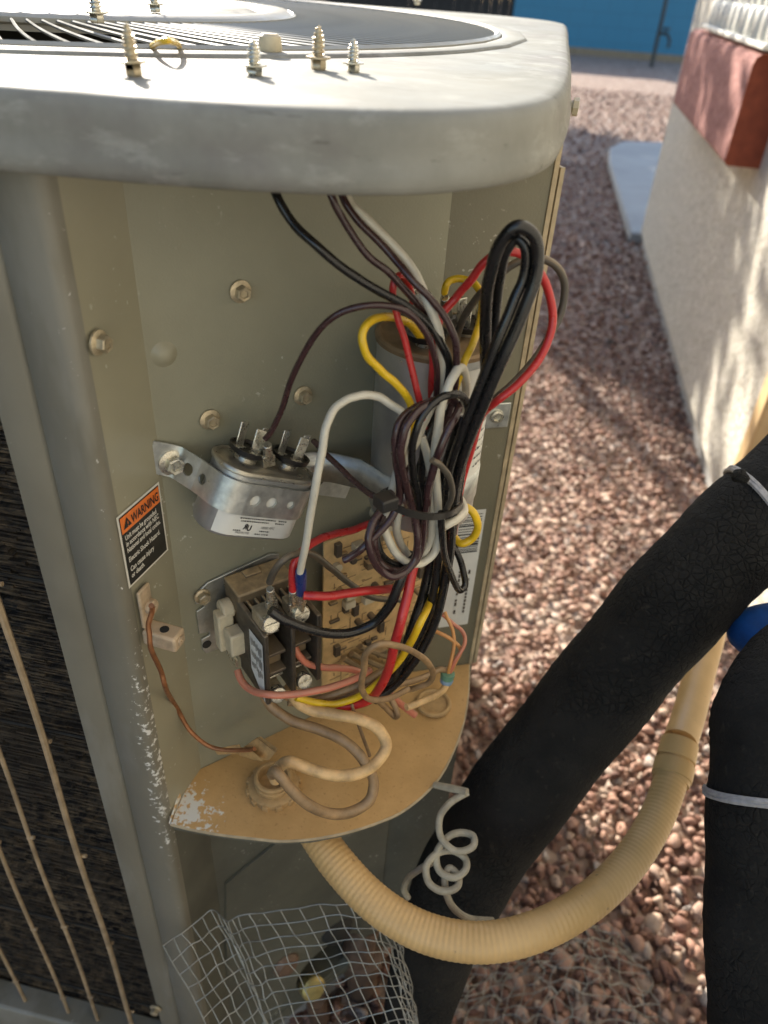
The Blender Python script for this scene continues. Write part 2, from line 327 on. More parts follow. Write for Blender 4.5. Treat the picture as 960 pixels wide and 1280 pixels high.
class MB:
    def __init__(s): s.v, s.f, s.m = [], [], []
    def add(s, vs, fs, mi=0):
        o = len(s.v); s.v += [Vector(x) for x in vs]; s.f += [tuple(i + o for i in f) for f in fs]; s.m += [mi] * len(fs); return s
    def box(s, c, hx, hy, hz, ax=None, mi=0):
        X, Y, Z = ax or (Vector((1, 0, 0)), Vector((0, 1, 0)), Vector((0, 0, 1))); c = Vector(c)
        vs = [c + X * (a * hx) + Y * (b * hy) + Z * (d * hz) for a in (-1, 1) for b in (-1, 1) for d in (-1, 1)]
        return s.add(vs, [(0, 1, 3, 2), (4, 6, 7, 5), (0, 4, 5, 1), (2, 3, 7, 6), (0, 2, 6, 4), (1, 5, 7, 3)], mi)
    def pbox(s, u0, u1, n0, n1, z0, z1, mi=0):      # box in the panel frame
        return s.box(uv((u0 + u1) / 2, (n0 + n1) / 2, (z0 + z1) / 2), abs(u1 - u0) / 2, abs(n1 - n0) / 2, abs(z1 - z0) / 2, (VU, VN, VZ), mi)
    def tube(s, pts, r, n=10, mi=0, caps=True, close=False):
        P = [Vector(p) for p in pts]; k = len(P); rr = r if hasattr(r, '__len__') else [r] * k
        vs, fs = [], []; up = None
        for i, p in enumerate(P):
            tg = ((P[(i + 1) % k] - P[i - 1]) if close else (P[min(i + 1, k - 1)] - P[max(i - 1, 0)]))
            tg = tg.normalized() if tg.length > 1e-9 else Vector((0, 0, 1))
            if up is None: up = basis(tg)[0]
            up = (up - tg * up.dot(tg)); up = up.normalized() if up.length > 1e-6 else basis(tg)[0]
            sd_ = tg.cross(up)
            for j in range(n):
                a = 2 * math.pi * j / n; vs.append(p + (up * math.cos(a) + sd_ * math.sin(a)) * rr[i])
        for i in range(k if close else k - 1):
            i2 = (i + 1) % k
            for j in range(n):
                j2 = (j + 1) % n; fs.append((i * n + j, i * n + j2, i2 * n + j2, i2 * n + j))
        if caps and not close:
            fs.append(tuple(range(n - 1, -1, -1))); fs.append(tuple((k - 1) * n + j for j in range(n)))
        return s.add(vs, fs, mi)
    def lathe(s, prof, o, zax, n=24, mi=0, xh=None, sq=None):
        x, y, z = basis(zax, xh); o = Vector(o); vs, fs = [], []
        for (r, h) in prof:
            for j in range(n):
                a = 2 * math.pi * j / n; k = sq(a) if sq else 1
                vs.append(o + z * h + (x * math.cos(a) + y * math.sin(a)) * r * k)
        for i in range(len(prof) - 1):
            for j in range(n):
                j2 = (j + 1) % n; fs.append((i * n + j, i * n + j2, (i + 1) * n + j2, (i + 1) * n + j))
        if prof[0][0] > 1e-5: fs.append(tuple(range(n - 1, -1, -1)))
        if prof[-1][0] > 1e-5: fs.append(tuple((len(prof) - 1) * n + j for j in range(n)))
        return s.add(vs, fs, mi)
    def prism(s, poly, ext, mi=0):
        P = [Vector(p) for p in poly]; e = Vector(ext); n = len(P)
        vs = P + [p + e for p in P]
        fs = [tuple(range(n - 1, -1, -1)), tuple(range(n, 2 * n))] + [(i, (i + 1) % n, n + (i + 1) % n, n + i) for i in range(n)]
        return s.add(vs, fs, mi)
    def build(s, name, mats, parent=None, bevel=0, sharp=35, origin=None, kind=None, weld=0):
        if not isinstance(mats, (list, tuple)): mats = [mats]
        if parent is not None: o_ = parent['_o'] if '_o' in parent else tuple(parent.location)
        else: o_ = origin if origin is not None else tuple(sum(s.v, Vector()) / max(1, len(s.v)))
        o_ = Vector(o_)
        me = bpy.data.meshes.new(name); me.from_pydata([tuple(v - o_) for v in s.v], [], s.f); 
        for x in mats: me.materials.append(x)
        me.polygons.foreach_set('material_index', s.m)
        bm = bmesh.new(); bm.from_mesh(me)
        if weld: bmesh.ops.remove_doubles(bm, verts=bm.verts, dist=weld)
        bmesh.ops.recalc_face_normals(bm, faces=bm.faces); bm.to_mesh(me); bm.free()
        me.polygons.foreach_set('use_smooth', [True] * len(me.polygons)); me.set_sharp_from_angle(angle=math.radians(sharp)); me.update()
        ob = bpy.data.objects.new(name, me); COL.objects.link(ob)
        if parent is not None: ob.parent = parent; ob['_o'] = tuple(o_)
        else: ob.location = o_
        if bevel:
            bv = ob.modifiers.new('edges', 'BEVEL'); bv.width = bevel; bv.segments = 2; bv.limit_method = 'ANGLE'; bv.angle_limit = math.radians(40)
        if kind: ob['kind'] = kind
        return ob
def tag(o, label, cat_, group=None):
    o['label'] = label; o['category'] = cat_
    if group: o['group'] = group
    return o
def thing(name, loc, label, cat_, group=None):
    o = bpy.data.objects.new(name, None); COL.objects.link(o); o.location = loc; o.empty_display_size = .02
    return tag(o, label, cat_, group)
def text_mb(body, size, o, xa, ya, align='LEFT', lift=.0003, sx=1.0, bold=0.0):
    cu = bpy.data.curves.new('t', 'FONT'); cu.body = body; cu.size = size; cu.align_x = align; cu.offset = bold; cu.resolution_u = 2
    ob = bpy.data.objects.new('t', cu); COL.objects.link(ob)
    dg = bpy.context.evaluated_depsgraph_get(); me = bpy.data.meshes.new_from_object(ob.evaluated_get(dg))
    bpy.data.objects.remove(ob); bpy.data.curves.remove(cu)
    xa, ya = Vector(xa).normalized(), Vector(ya).normalized(); n = xa.cross(ya); o = Vector(o)
    b = MB(); b.add([o + xa * (v.co.x * sx) + ya * v.co.y + n * lift for v in me.vertices], [tuple(p.vertices) for p in me.polygons])
    bpy.data.meshes.remove(me); return b
def copy_part(src, parent, mtx):
    c = src.copy(); COL.objects.link(c); c.parent = parent
    c.matrix_parent_inverse = Matrix.Identity(4); c.matrix_basis = Matrix.Translation(-Vector(parent['_o'] if '_o' in parent else parent.location)) @ mtx
    return c
def frame(o, zax, xh=None, s=1.0):
    x, y, z = basis(zax, xh); o = Vector(o)
    return Matrix(((x.x * s, y.x * s, z.x * s, o.x), (x.y * s, y.y * s, z.y * s, o.y), (x.z * s, y.z * s, z.z * s, o.z), (0, 0, 0, 1)))

# ================================================================== SETTING: ground, slab, house, far wall
gb = MB()
xs = np.linspace(-14, 14, 15); ys = np.linspace(-6, 40, 24)
gb.add([(x, y, 0) for y in ys for x in xs], [(j * 15 + i, j * 15 + i + 1, (j + 1) * 15 + i + 1, (j + 1) * 15 + i) for j in range(23) for i in range(14)])
g = gb.build('ground', MT['ground'], origin=(0, 0, 0)); g['kind'] = 'structure'

def ico():
    bm = bmesh.new(); bmesh.ops.create_icosphere(bm, subdivisions=1, radius=1)
    v0 = np.array([v.co[:] for v in bm.verts]); f0 = np.array([[v.index for v in f.verts] for f in bm.faces]); bm.free()
    bm = bmesh.new(); bmesh.ops.create_icosphere(bm, subdivisions=2, radius=1)
    v1 = np.array([v.co[:] for v in bm.verts]); f1 = np.array([[v.index for v in f.verts] for f in bm.faces]); bm.free()
    return (v0, f0), (v1, f1)
ICO1, ICO2 = ico()
def pebbles(name, x0, x1, y0, y1, step, smin, smax, shape, layer, keep=None):
    vb, fb = shape
    gx = np.arange(x0, x1, step); gy = np.arange(y0, y1, step)
    X, Y = np.meshgrid(gx, gy); X = X.ravel() + RNG.uniform(-.5, .5, X.size) * step; Y = Y.ravel() + RNG.uniform(-.5, .5, Y.size) * step
    if keep is not None:
        k = keep(X, Y); X, Y = X[k], Y[k]
    n = len(X); S = smin + (smax - smin) * RNG.beta(1.5, 3.2, n)
    el = np.stack([RNG.uniform(.75, 1.35, n), RNG.uniform(.7, 1.05, n), RNG.uniform(.55, .9, n)], 1)
    # five lumpy base shapes
    shapes = []
    for q in range(7):
        dirs = RNG.normal(size=(8, 3)); dirs /= np.linalg.norm(dirs, axis=1, keepdims=True)
        d = np.ones(len(vb))
        for dv in dirs: d -= np.clip(vb @ dv - RNG.uniform(.25, .7), 0, 1) * RNG.uniform(.7, 1.05)
        shapes.append(vb * d[:, None])
    shapes = np.array(shapes)
    V = shapes[RNG.integers(0, 7, n)] * (el * S[:, None])[:, None, :]
    a = RNG.uniform(0, 6.283, n); tl = RNG.normal(0, .35, n)
    ca, sa, ct, st = np.cos(a), np.sin(a), np.cos(tl), np.sin(tl)
    x = V[:, :, 0]; y = V[:, :, 1] * ct[:, None] - V[:, :, 2] * st[:, None]; z = V[:, :, 1] * st[:, None] + V[:, :, 2] * ct[:, None]
    xx = x * ca[:, None] - y * sa[:, None]; yy = x * sa[:, None] + y * ca[:, None]
    zc = layer + S * RNG.uniform(.1, .6, n)
    P = np.stack([xx + X[:, None], yy + Y[:, None], z + zc[:, None]], 2).reshape(-1, 3)
    nv = len(vb); FF = (fb[None] + (np.arange(n) * nv)[:, None, None]).reshape(-1, 3)
    me = bpy.data.meshes.new(name); me.vertices.add(len(P)); me.vertices.foreach_set('co', P.ravel().astype(np.float32))
    me.loops.add(FF.size); me.loops.foreach_set('vertex_index', FF.ravel().astype(np.int32))
    me.polygons.add(len(FF)); me.polygons.foreach_set('loop_start', np.arange(0, FF.size, 3).astype(np.int32))
    me.update(calc_edges=True); me.polygons.foreach_set('use_smooth', np.ones(len(FF), bool))
    at = me.attributes.new('tone', 'FLOAT', 'POINT'); at.data.foreach_set('value', np.repeat(RNG.beta(1.5, 1.9, n), nv).astype(np.float32))
    me.materials.append(MT['pebble'])
    ob = bpy.data.objects.new(name, me); COL.objects.link(ob); ob['kind'] = 'stuff'; return ob
nopad = lambda X, Y: ~((X < .0) & (Y > .47) & (Y < 1.0))
pebbles('gravel', -.16, .54, .14, .95, .0140, .0055, .0145, ICO2, .003, nopad)
pebbles('gravel', -.16, .54, .14, .95, .021, .006, .018, ICO2, .010, nopad)
pebbles('gravel', -.25, .56, .95, 2.4, .0175, .007, .0175, ICO1, .004, nopad)
pebbles('gravel', -.45, .56, 2.4, 5.6, .032, .012, .022, ICO1, .004)
pebbles('gravel', -.6, 1.7, 5.6, 10, .06, .016, .03, (ICO1[0], ICO1[1]), .004)

# concrete slab beyond the house corner
sb = MB()
sb.prism([(.463, 3.77, .004), (.436, 5.50, .004), (.463, 6.0, .004), (.57, 6.3, .004), (1.75, 6.86, .004), (1.75, 3.77, .004)], (0, 0, .05))
s_ = sb.build('concrete_slab', MT['slab'], bevel=.01); s_['kind'] = 'structure'

# house wall
hw = thing('house_wall', (.6, 2, 0), 'cream stucco house wall with a grey footing along the right of the path', 'wall')
MB().box((1.03, .6, 1.44), .53, 3.13, 1.38).build('stucco_face', MT['stucco'], hw, bevel=.012)
MB().box((1.04, .6, .027), .522, 3.12, .032).build('footing', MT['concrete'], hw)
sl_ = MB()
zb, zt = H - .33, H - .105
prof = [(.505, zb), (.428, zb), (.42, zb + .008), (.42, zt - .022), (.424, zt - .009), (.433, zt - .002), (.505, zt + .006)]
for a, (y0, y1) in enumerate(((2.035, 3.12),)):
    n = len(prof); vs = [(x, y0, z) for x, z in prof] + [(x, y1, z) for x, z in prof]
    sl_.add(vs, [(i, (i + 1) % n, n + (i + 1) % n, n + i) for i in range(n)] + [tuple(range(n, 2 * n))], 0)
    sl_.add([(x, y0, z) for x, z in prof], [tuple(range(n - 1, -1, -1))], 1)
sl_.build('window_sill', [MT['sill'], MT['sillend']], hw, bevel=.004)
# white fluted panel standing on the sill
fl = thing('fluted_panel', (.44, 2.3, zt), 'white fluted panel standing on the red window sill', 'panel')
b1 = MB(); b2 = MB()
for k in range(11):
    y = 2.05 + k * .083
    b1.lathe([(.026, .012), (.029, .02), (.029, .068), (.024, .075)], (.462, y, zt + .006), (0, 0, 1), 14)
    b2.lathe([(.022, .07), (.022, .30)], (.468, y, zt + .006), (0, 0, 1), 12)
b1.build('lower_flutes', MT['whitepaint'], fl); b2.build('upper_flutes', MT['whitepaint'], fl)
MB().box((.457, 2.46, zt + .013), .035, .47, .006).build('base_rail', MT['whitepaint'], fl, bevel=.003)

# cream downpipe on the house wall
dp = thing('downpipe', (.435, 1.3, .0), 'cream square downpipe running up the sunlit stucco wall behind the black pipe', 'pipe')
p0 = onx(948, 550, .476)
MB().box((.477, p0.y, 1.0), .021, .026, .99).build('pipe', MT['pipe_tan'], dp, bevel=.006)
MB().box((.482, p0.y, .50), .021, .034, .010).build('bracket', MT['pipe_tan'], dp, bevel=.002)

# far blue wall, its base, a post with a tap and a dark fence
bw = thing('blue_wall', (.5, 13.6, 0), 'blue painted block wall closing the far end of the gravel path', 'wall')
MB().box((.68, 14.97, 1.05), 1.47, .1, 1.0).build('blockwork', MT['blue'], bw)
MB().box((.68, 14.95, .05), 1.49, .14, .05).build('base_course', mat('tan_base_course', (.26, .19, .12), .9), bw)
st = thing('tap_post', (1.38, 11, 0), 'thin dark post with a garden tap in front of the blue wall', 'post')
pb_ = onz(814, 84, -H)
MB().tube([pb_ + Vector((0, 0, -.05)), pb_ + Vector((0, 0, 1.6))], .028, 10).build('post', MT['stake'], st)
MB().tube(cat([pb_ + Vector((0, 0, .42)), pb_ + Vector((.10, -.05, .43)), pb_ + Vector((.16, -.07, .36)), pb_ + Vector((.165, -.07, .26))]), .022, 8).build('tap_spout', MT['stake'], st)
MB().lathe([(.01, 0), (.055, .01), (.055, .03), (.01, .04)], pb_ + Vector((.09, -.05, .47)), (0, 0, 1), 10).build('tap_handle', MT['stake'], st)
wp = MB(); q = onz(836, 68, -H); wp.box(q + Vector((.02, .3, 1.0)), .045, .045, 1.0)
tag(wp.build('white_post', MT['whitepaint'], bevel=.01), 'slim white post at the right end of the blue wall', 'post')
fe = thing('timber_fence', (-2.5, 14.95, 0), 'dark timber fence left of the blue wall', 'fence')
fb0 = MB().box((0, 0, .9), .0738, .012, .9).build('board', MT['fence'], None, origin=(0, 0, 0), bevel=.004)
for k in range(30):
    c = fb0 if k == 0 else fb0.copy()
    if k: COL.objects.link(c)
    c.parent = fe; c.location = (1.70 - k * .15, random.uniform(-.006, .006), random.uniform(0, .02))

# unseen fence added on the left so that shade lies over the ground beside the unit
sf = thing('added_shade_fence', (-2.25, .6, 0), 'added unseen dark board fence that shades the ground left of the unit', 'fence')
sb0 = MB().box((0, 0, 1.1), .012, .0738, 1.1).build('board', MT['fence'], None, origin=(0, 0, 0), bevel=.004)
for k in range(48):
    c = sb0 if k == 0 else sb0.copy()
    if k: COL.objects.link(c)
    c.parent = sf; c.location = (random.uniform(-.005, .005), -3.6 + k * .15, 0)
for z in (.4, 1.8): MB().box((-2.285, .55, z), .02, 3.55, .045).build('rail', MT['fence'], sf)
# trees whose crowns shade the far path (they stand left of the path, out past the unit)
def tree(x, y, hc, rad, nleaf, label, seed):
    rg = np.random.default_rng(seed)
    t = thing('shade_tree', (x, y, 0), label, 'tree')
    tb = MB(); tb.tube(cat([(x, y, -.1), (x + .05, y, .7), (x - .03, y + .04, hc * .65)]), [.13 - .05 * k / 16 for k in range(17)], 10)
    cl = []
    for k in range(26):
        a = rg.uniform(0, 6.28); ph = rg.uniform(-.5, 1); rr = rad * rg.uniform(.45, 1)
        c = Vector((x + math.cos(a) * rr * math.cos(ph), y + math.sin(a) * rr * math.cos(ph), hc + math.sin(ph) * rr * .75)); cl.append(c)
        if k < 12: tb.tube(cat([(x, y, hc * .45), (x + (c.x - x) * .4, y + (c.y - y) * .4, hc * .75), tuple(c)], 4), [.05, .045, .04, .035, .03, .025, .02, .015, .01], 6)
    tb.build('trunk', MT['bark'], t)
    n = nleaf; ci = rg.integers(0, len(cl), n); C = np.array([c[:] for c in cl])[ci]
    P = C + rg.normal(0, rad * .17, (n, 3))
    A = rg.normal(size=(n, 3)); A /= np.linalg.norm(A, axis=1, keepdims=True); B = np.cross(A, rg.normal(size=(n, 3))); B /= np.linalg.norm(B, axis=1, keepdims=True)
    s = rg.uniform(.035, .085, (n, 1)); V = np.stack([P - A * s, P + B * s * .5, P + A * s, P - B * s * .5], 1).reshape(-1, 3)
    lb = MB(); lb.v = [Vector(v) for v in V]; lb.f = [(4 * i, 4 * i + 1, 4 * i + 2, 4 * i + 3) for i in range(n)]; lb.m = [0] * n
    lb.build('crown', MT['leaf'], t)
TREES = [(-2.0, 5.9, 2.45, .7, 330, 'slender sparse tree nearest the side fence', 6),
         (-2.75, 8.0, 2.5, 1.15, 10500, 'leafy tree left of the path whose shade dapples the house wall', 1),
         (-2.75, 9.9, 2.5, .95, 8000, 'taller leafy tree farther along beside the path', 2)]
for a in TREES: tree(*a)

# ================================================================== THE CONDENSER UNIT
pad = MB().prism([(-.72, .31, 0), (-.16, .31, 0), (-.01, .47, 0), (-.01, .97, 0), (-.72, .97, 0)], (0, 0, .088))
pd = pad.build('equipment_pad', MT['concrete'], bevel=.008); tag(pd, 'grey concrete pad under the air conditioner', 'pad')
AC = thing('air_conditioner', (XL, YF, .09), 'large taupe air conditioner with its corner cover off and wiring exposed', 'air conditioner')
BX0, BX1, BY1 = -.745, RE[0], .985
ZT, ZBOT, ZS = H - .0352, H - .882, H - .44
capu = H - .052
def vplate(name, m, p0, p1, z0, z1, th=.0014, parent=AC, side=1, bevel=0):     # upright sheet between two plan points
    p0, p1 = Vector((p0[0], p0[1], 0)), Vector((p1[0], p1[1], 0)); d = (p1 - p0).normalized(); n = Vector((-d.y, d.x, 0)) * side
    b = MB().prism([p0 + Vector((0, 0, z0)), p1 + Vector((0, 0, z0)), p1 + Vector((0, 0, z1)), p0 + Vector((0, 0, z1))], n * th)
    return b.build(name, m, parent, bevel=bevel)
# front corner post: creased sheet, rounded at the corner, then the flange running back to the 45 degree panel
pr = [(-.2045, YF + .016), (-.2045, YF + .0012), (-.1880, YF), (-.1862, YF + .0024), (-.1842, YF), (XL - .006, YF), (XL - .0022, YF + .0012), (XL - .0005, YF + .004), (XL, YF + .008)]
mb = MB(); n = len(pr)
vs = [(x, y, z) for z in (ZBOT, capu) for x, y in pr]
mb.add(vs, [(i, i + 1, n + i + 1, n + i) for i in range(n - 1)])
mb.build('corner_post', MT['post'], AC, sharp=60)
FX1 = -.1572
vplate('post_flange', MT['smooth'], (XL, YF + .008), (FX1 + .0004, FX1 + .0004 + PB + .0004), ZS - .004, capu, .0014, side=1)
vplate('lower_flange', MT['lower'], (XL, YF + .008), (FX1 + .0004, FX1 + .0004 + PB + .0004), ZBOT, ZS - .004, .0014, side=1)  # same flange below the shelf, with its shade in the colour
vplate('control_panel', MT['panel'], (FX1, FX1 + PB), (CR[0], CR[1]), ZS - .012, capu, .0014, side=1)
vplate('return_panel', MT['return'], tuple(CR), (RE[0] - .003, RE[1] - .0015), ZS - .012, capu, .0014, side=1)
# tan seam strips along the right-hand edge
vplate('edge_seam', MT['trim'], (RE[0] - .003, RE[1] - .0025), (RE[0] - .0006, RE[1] - .0012), ZS, H - .067, .01)
vplate('edge_seam', MT['trim'], (RE[0] + .0004, RE[1] - .0004), (RE[0] + .0026, RE[1] + .001), ZS - .0, H - .078, .012)
vplate('side_panel', MT['smooth'], (RE[0] - .001, RE[1] + .004), (RE[0] - .005, BY1), ZBOT, capu, .002)
vplate('back_panel', MT['smooth'], (BX0, BY1), (RE[0] - .005, BY1), ZBOT, capu, .002, side=-1)
vplate('left_panel', MT['smooth'], (BX0, YF + .02), (BX0, BY1), ZBOT, capu, .002, side=-1)

# ---- moulded top cap with the fan opening
FC, FR = np.array([-.37, .617]), .338
half = [(-.70, .2316), (-.45, .2316), (-.25, .2316), (-.2, .2316), (-.167, .2318), (-.14, .2335), (-.115, .2358), (-.09, .2395), (-.0655, .2455), (-.042, .2555), (-.026, .2675), (-.0125, .283), (-.002, .303), (.0045, .3285), (.0080, .365), (.0098, .41), (.0105, .47), (.009, .7), (.0075, .90)]
def corner(cx, cy, r, a0, a1, n=10): return [(cx + r * math.cos(math.radians(a0 + (a1 - a0) * k / n)), cy + r * math.sin(math.radians(a0 + (a1 - a0) * k / n))) for k in range(n + 1)]
ol = half + corner(.0075 - .10, .90, .10, 0, 90)[1:] + corner(-.655, .90, .10, 90, 180) + corner(-.655, .3316, .10, 180, 270)
cp = [p.xy for p in cat([Vector((x, y, 0)) for x, y in ol], 3)]
ol = [(p.x, p.y) for p in cp]
def inset(poly, d):
    n = len(poly); out = []
    for i in range(n):
        a, b = Vector(poly[i - 1]), Vector(poly[(i + 1) % n]); t = (b - a).normalized(); nn = Vector((-t.y, t.x))
        out.append((poly[i][0] + nn.x * d, poly[i][1] + nn.y * d))
    return out
profc = [(.016, -.0562), (.0035, -.0586), (.0012, -.0595), (-.0002, -.0588), (-.0008, -.0565), (-.0012, -.0535), (.0002, -.0508), (.0004, -.047), (.0008, -.043), (.0014, -.0395), (.0028, -.0370), (.0050, -.0357), (.0085, -.0352)]
rings = [[(x, y, z + H) for x, y in inset(ol, d)] for d, z in profc]
ang = [math.atan2(p[1] - FC[1], p[0] - FC[0]) for p in rings[-1]]
for r, z in ((FR + .011, -.0352), (FR + .010, -.0340), (FR + .0085, -.0336), (FR - .002, -.0336), (FR - .006, -.0345), (FR - .009, -.039), (FR - .011, -.048), (FR - .011, -.08)):
    rings.append([(FC[0] + r * math.cos(a), FC[1] + r * math.sin(a), z + H) for a in ang])
n = len(ol); mb = MB(); mb.add([p for r in rings for p in r], [(k * n + i, k * n + (i + 1) % n, (k + 1) * n + (i + 1) % n, (k + 1) * n + i) for k in range(len(rings) - 1) for i in range(n)])
mb.build('top_cap', MT['cap'], AC, sharp=50)
# fan guard: swirled spokes, rings, hub cover
gd = MB()
for r in (.176, .328): gd.tube([(FC[0] + r * math.cos(a), FC[1] + r * math.sin(a), H - .0348) for a in np.linspace(0, 2 * math.pi, 97)[:-1]], .0026, 6, close=True)
FG = gd.build('fan_guard', MT['guard'], AC)
rr_ = np.linspace(.174, .329, 12)
spk = MB(); spk.tube([(r * math.cos(.12 * ((r - .174) / .155) ** .8), r * math.sin(.12 * ((r - .174) / .155) ** .8), 0) for r in rr_], .0009, 5)
spo = spk.build('spoke', MT['guard'], FG)
spo.data.transform(Matrix.Translation(Vector(FG['_o'])))
for k in range(140):
    mtx = Matrix.Translation((FC[0], FC[1], H - .0348)) @ Matrix.Rotation(k * 2 * math.pi / 140, 4, 'Z')
    if k == 0: spo.parent = FG; spo.matrix_basis = Matrix.Translation(-Vector(FG['_o'])) @ mtx
    else: copy_part(spo, FG, mtx)
MB().lathe([(.176, -.006), (.176, .001), (.172, .0035), (.160, .0035), (.156, .0005), (.150, .0008), (.144, .003), (0, .0035)], (FC[0], FC[1], H - .0345), (0, 0, 1), 72).build('hub_cover', MT['hub'], AC)
mb = MB(); mb.lathe([(.055, -.02), (.055, -.16), (.05, -.17), (0, -.17)], (FC[0], FC[1], H - .03), (0, 0, 1), 24); mb.build('fan_motor', MT['dark'], AC)
for k in range(4):
    a = k * math.pi / 2 + .4; mb = MB(); vs = []
    for i in range(6):
        r = .05 + i * .052
        for j in range(5):
            t = a + (j - 2) * .19; vs.append((FC[0] + r * math.cos(t), FC[1] + r * math.sin(t), H - .15 + (j - 2) * .018))
    mb.add(vs, [(i * 5 + j, i * 5 + j + 1, i * 5 + j + 6, i * 5 + j + 5) for i in range(5) for j in range(4)])
    mb.build('fan_blade', MT['dark'], AC)
mb = MB().box(((BX0 + RE[0]) / 2, (YF + BY1) / 2 + .04, H - .50), (RE[0] - BX0) / 2 - .05, (BY1 - YF) / 2 - .09, .002); mb.build('inner_floor', MT['dark'], AC)

# ---- coil face on the front: fins, guard wires, bottom rail
mb = MB()
zz = np.arange(ZBOT + .03, capu, .0019)
for k, z in enumerate(zz):      # thin fins, uneven
    x = -.60
    while x < -.2055:
        l = random.uniform(.008, .030); x2 = min(x + l, -.205)
        mb.box(((x + x2) / 2, YF + .031 + random.gauss(0, .0011), z + random.gauss(0, .0004)), (x2 - x) / 2, .011, random.uniform(.0004, .0009)); x = x2
mb.box((-.475, YF + .046, (ZBOT + capu) / 2), .27, .004, (capu - ZBOT) / 2)
o = mb.build('coil_fins', MT['fins'], AC); o['kind'] = 'stuff'
gw = None
for k, (px, py) in enumerate(((105, 1080), (62, 1114), (36, 1150), (17, 1225), (-20, 1225), (-57, 1225))):
    p = ony(px, py, YF + .004); mb = MB()
    zs = np.linspace(H - .10, H - .799, 28)
    mb.tube([(p.x + .0010 * math.sin(z * 23 + k), p.y + (.0005 if k else -.002), z) for z in zs], .0021 if k == 0 else .0016, 7)
    for z in np.arange(H - .14, H - .79, -.124):
        zz_ = z + .01 * math.sin(k * 2.1); mb.tube([(p.x - .0015, p.y, zz_), (p.x + .0034, p.y + .0005, zz_ + .0008)], .0014, 6)
    mb.build('guard_wire', MT['guardwire'], AC)
for z in np.arange(H - .14, H - .79, -.124): MB().tube([(-.74, YF + .012, z), (-.206, YF + .012, z)], .001, 6).build('cross_wire', MT['dark'], AC)
mb = MB(); zr = H - .80
mb.prism([(-.744, YF + .018, zr), (-.744, YF - .004, zr), (-.744, YF - .006, zr - .004), (-.744, YF - .006, ZBOT - .008), (-.744, YF + .018, ZBOT - .008)], (.744 - .1835, 0, 0)); mb.build('bottom_rail', MT['post'], AC, bevel=.002)
mb = MB(); mb.prism([(BX0, YF + .02, ZBOT - .008), (XL, YF + .02, ZBOT - .008), (CR[0], CR[1] + .01, ZBOT - .008), (RE[0], RE[1] + .02, ZBOT - .008), (RE[0], BY1, ZBOT - .008), (BX0, BY1, ZBOT - .008)], (0, 0, .02)); mb.build('base_pan', MT['lower'], AC)

# ---- dusty shelf below the control compartment
so_ = [(-.1596, .2482), (-.146, .2478), (-.125, .2488), (-.1077, .2507), (-.0905, .2529), (-.072, .2585), (-.0535, .267), (-.037, .277), (-.0218, .2888), (-.0098, .304), (-.0003, .3215), (.0062, .345), (.0103, .3724), (.0105, .40), (.0082, .4285), tuple(CR - .0009), (XL + .002, XL + .0012 + PB)]
pts = [Vector((x, y, ZS - .0016)) for x, y in so_]
sh = MB().prism(pts, (0, 0, .0016)).build('shelf', MT['shelf'], AC)
rim = MB(); rim.tube(cat([Vector((x, y, ZS - .0012)) for x, y in so_[:15]], 3), .0010, 6); rim.build('shelf_rim', MT['trim'], sh)
mb = MB().prism([(-.1602, .2482, ZS - .001), (-.1612, XL + PB, ZS - .001), (-.1612, XL + PB, ZS + .014), (-.1612, .2800, ZS + .010)], (-.001, 0, 0)); mb.build('shelf_lip', MT['shelf'], sh)
lip2 = MB(); m_ = 14
vs = [(x, y, z) for z in (ZS - .0016, ZS - .007) for x, y in inset(so_, .0012)[:15]]
lip2.add(vs, [(i, i + 1, 15 + i + 1, 15 + i) for i in range(14)]); lip2.build('shelf_skirt', MT['lower'], sh)

# ---- lower 45 degree panel with its cover plate and valve opening
vplate('lower_panel', MT['lower'], (FX1, FX1 + PB), (XL + .052, XL + .052 + PB), ZBOT, ZS - .013, .0014, side=1)
hc = pn(415, 1203, .004); hu = Vector(hc).dot(VU); hz = hc.z; HR = .041
outer = [pn(349, 1052, .003), pn(283, 1106, .003), pn(283, 1160, .003), pn(284, 1220, .003), pn(285, 1300, .003), Vector((*pn(285, 1300, .003).xy, ZBOT))]
zb0 = ZBOT; u1 = Vector(uv(.2575, 0, 0)).dot(VU)
out2 = [(p.dot(VU), p.z) for p in outer] + [(hu, zb0), (u1, zb0), (u1, hz), (u1, outer[0].z), (hu + .02, outer[0].z)]
dens = []
for i in range(len(out2)):
    a, b = Vector(out2[i]), Vector(out2[(i + 1) % len(out2)])
    for k in range(4): dens.append(a.lerp(b, k / 4))
def up(u, z, d): q = Vector(U3) * u + Vector(N3) * (d - PB / R2); return Vector((q.x, q.y, z))
n = len(dens); an = [math.atan2(p.y - hz, p.x - hu) for p in dens]
rs = [[up(p.x, p.y, .0005) for p in dens], [up(p.x, p.y, .0026) for p in dens], [up(hu + HR * math.cos(a), hz + HR * .95 * math.sin(a), .0026) for a in an], [up(hu + HR * .97 * math.cos(a), hz + HR * .92 * math.sin(a), -.006) for a in an]]
mb = MB(); mb.add([p for r in rs for p in r], [(k * n + i, k * n + (i + 1) % n, (k + 1) * n + (i + 1) % n, (k + 1) * n + i) for k in range(3) for i in range(n)])
mb.build('cover_plate', MT['lower'], AC)
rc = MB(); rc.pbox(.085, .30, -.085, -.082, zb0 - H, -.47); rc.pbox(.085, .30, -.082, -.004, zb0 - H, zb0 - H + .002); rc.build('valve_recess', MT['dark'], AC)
rc = MB(); rc.pbox(.085, .262, -.082, -.002, -.474, -.47); rc.build('recess_roof', MT['dark'], AC)
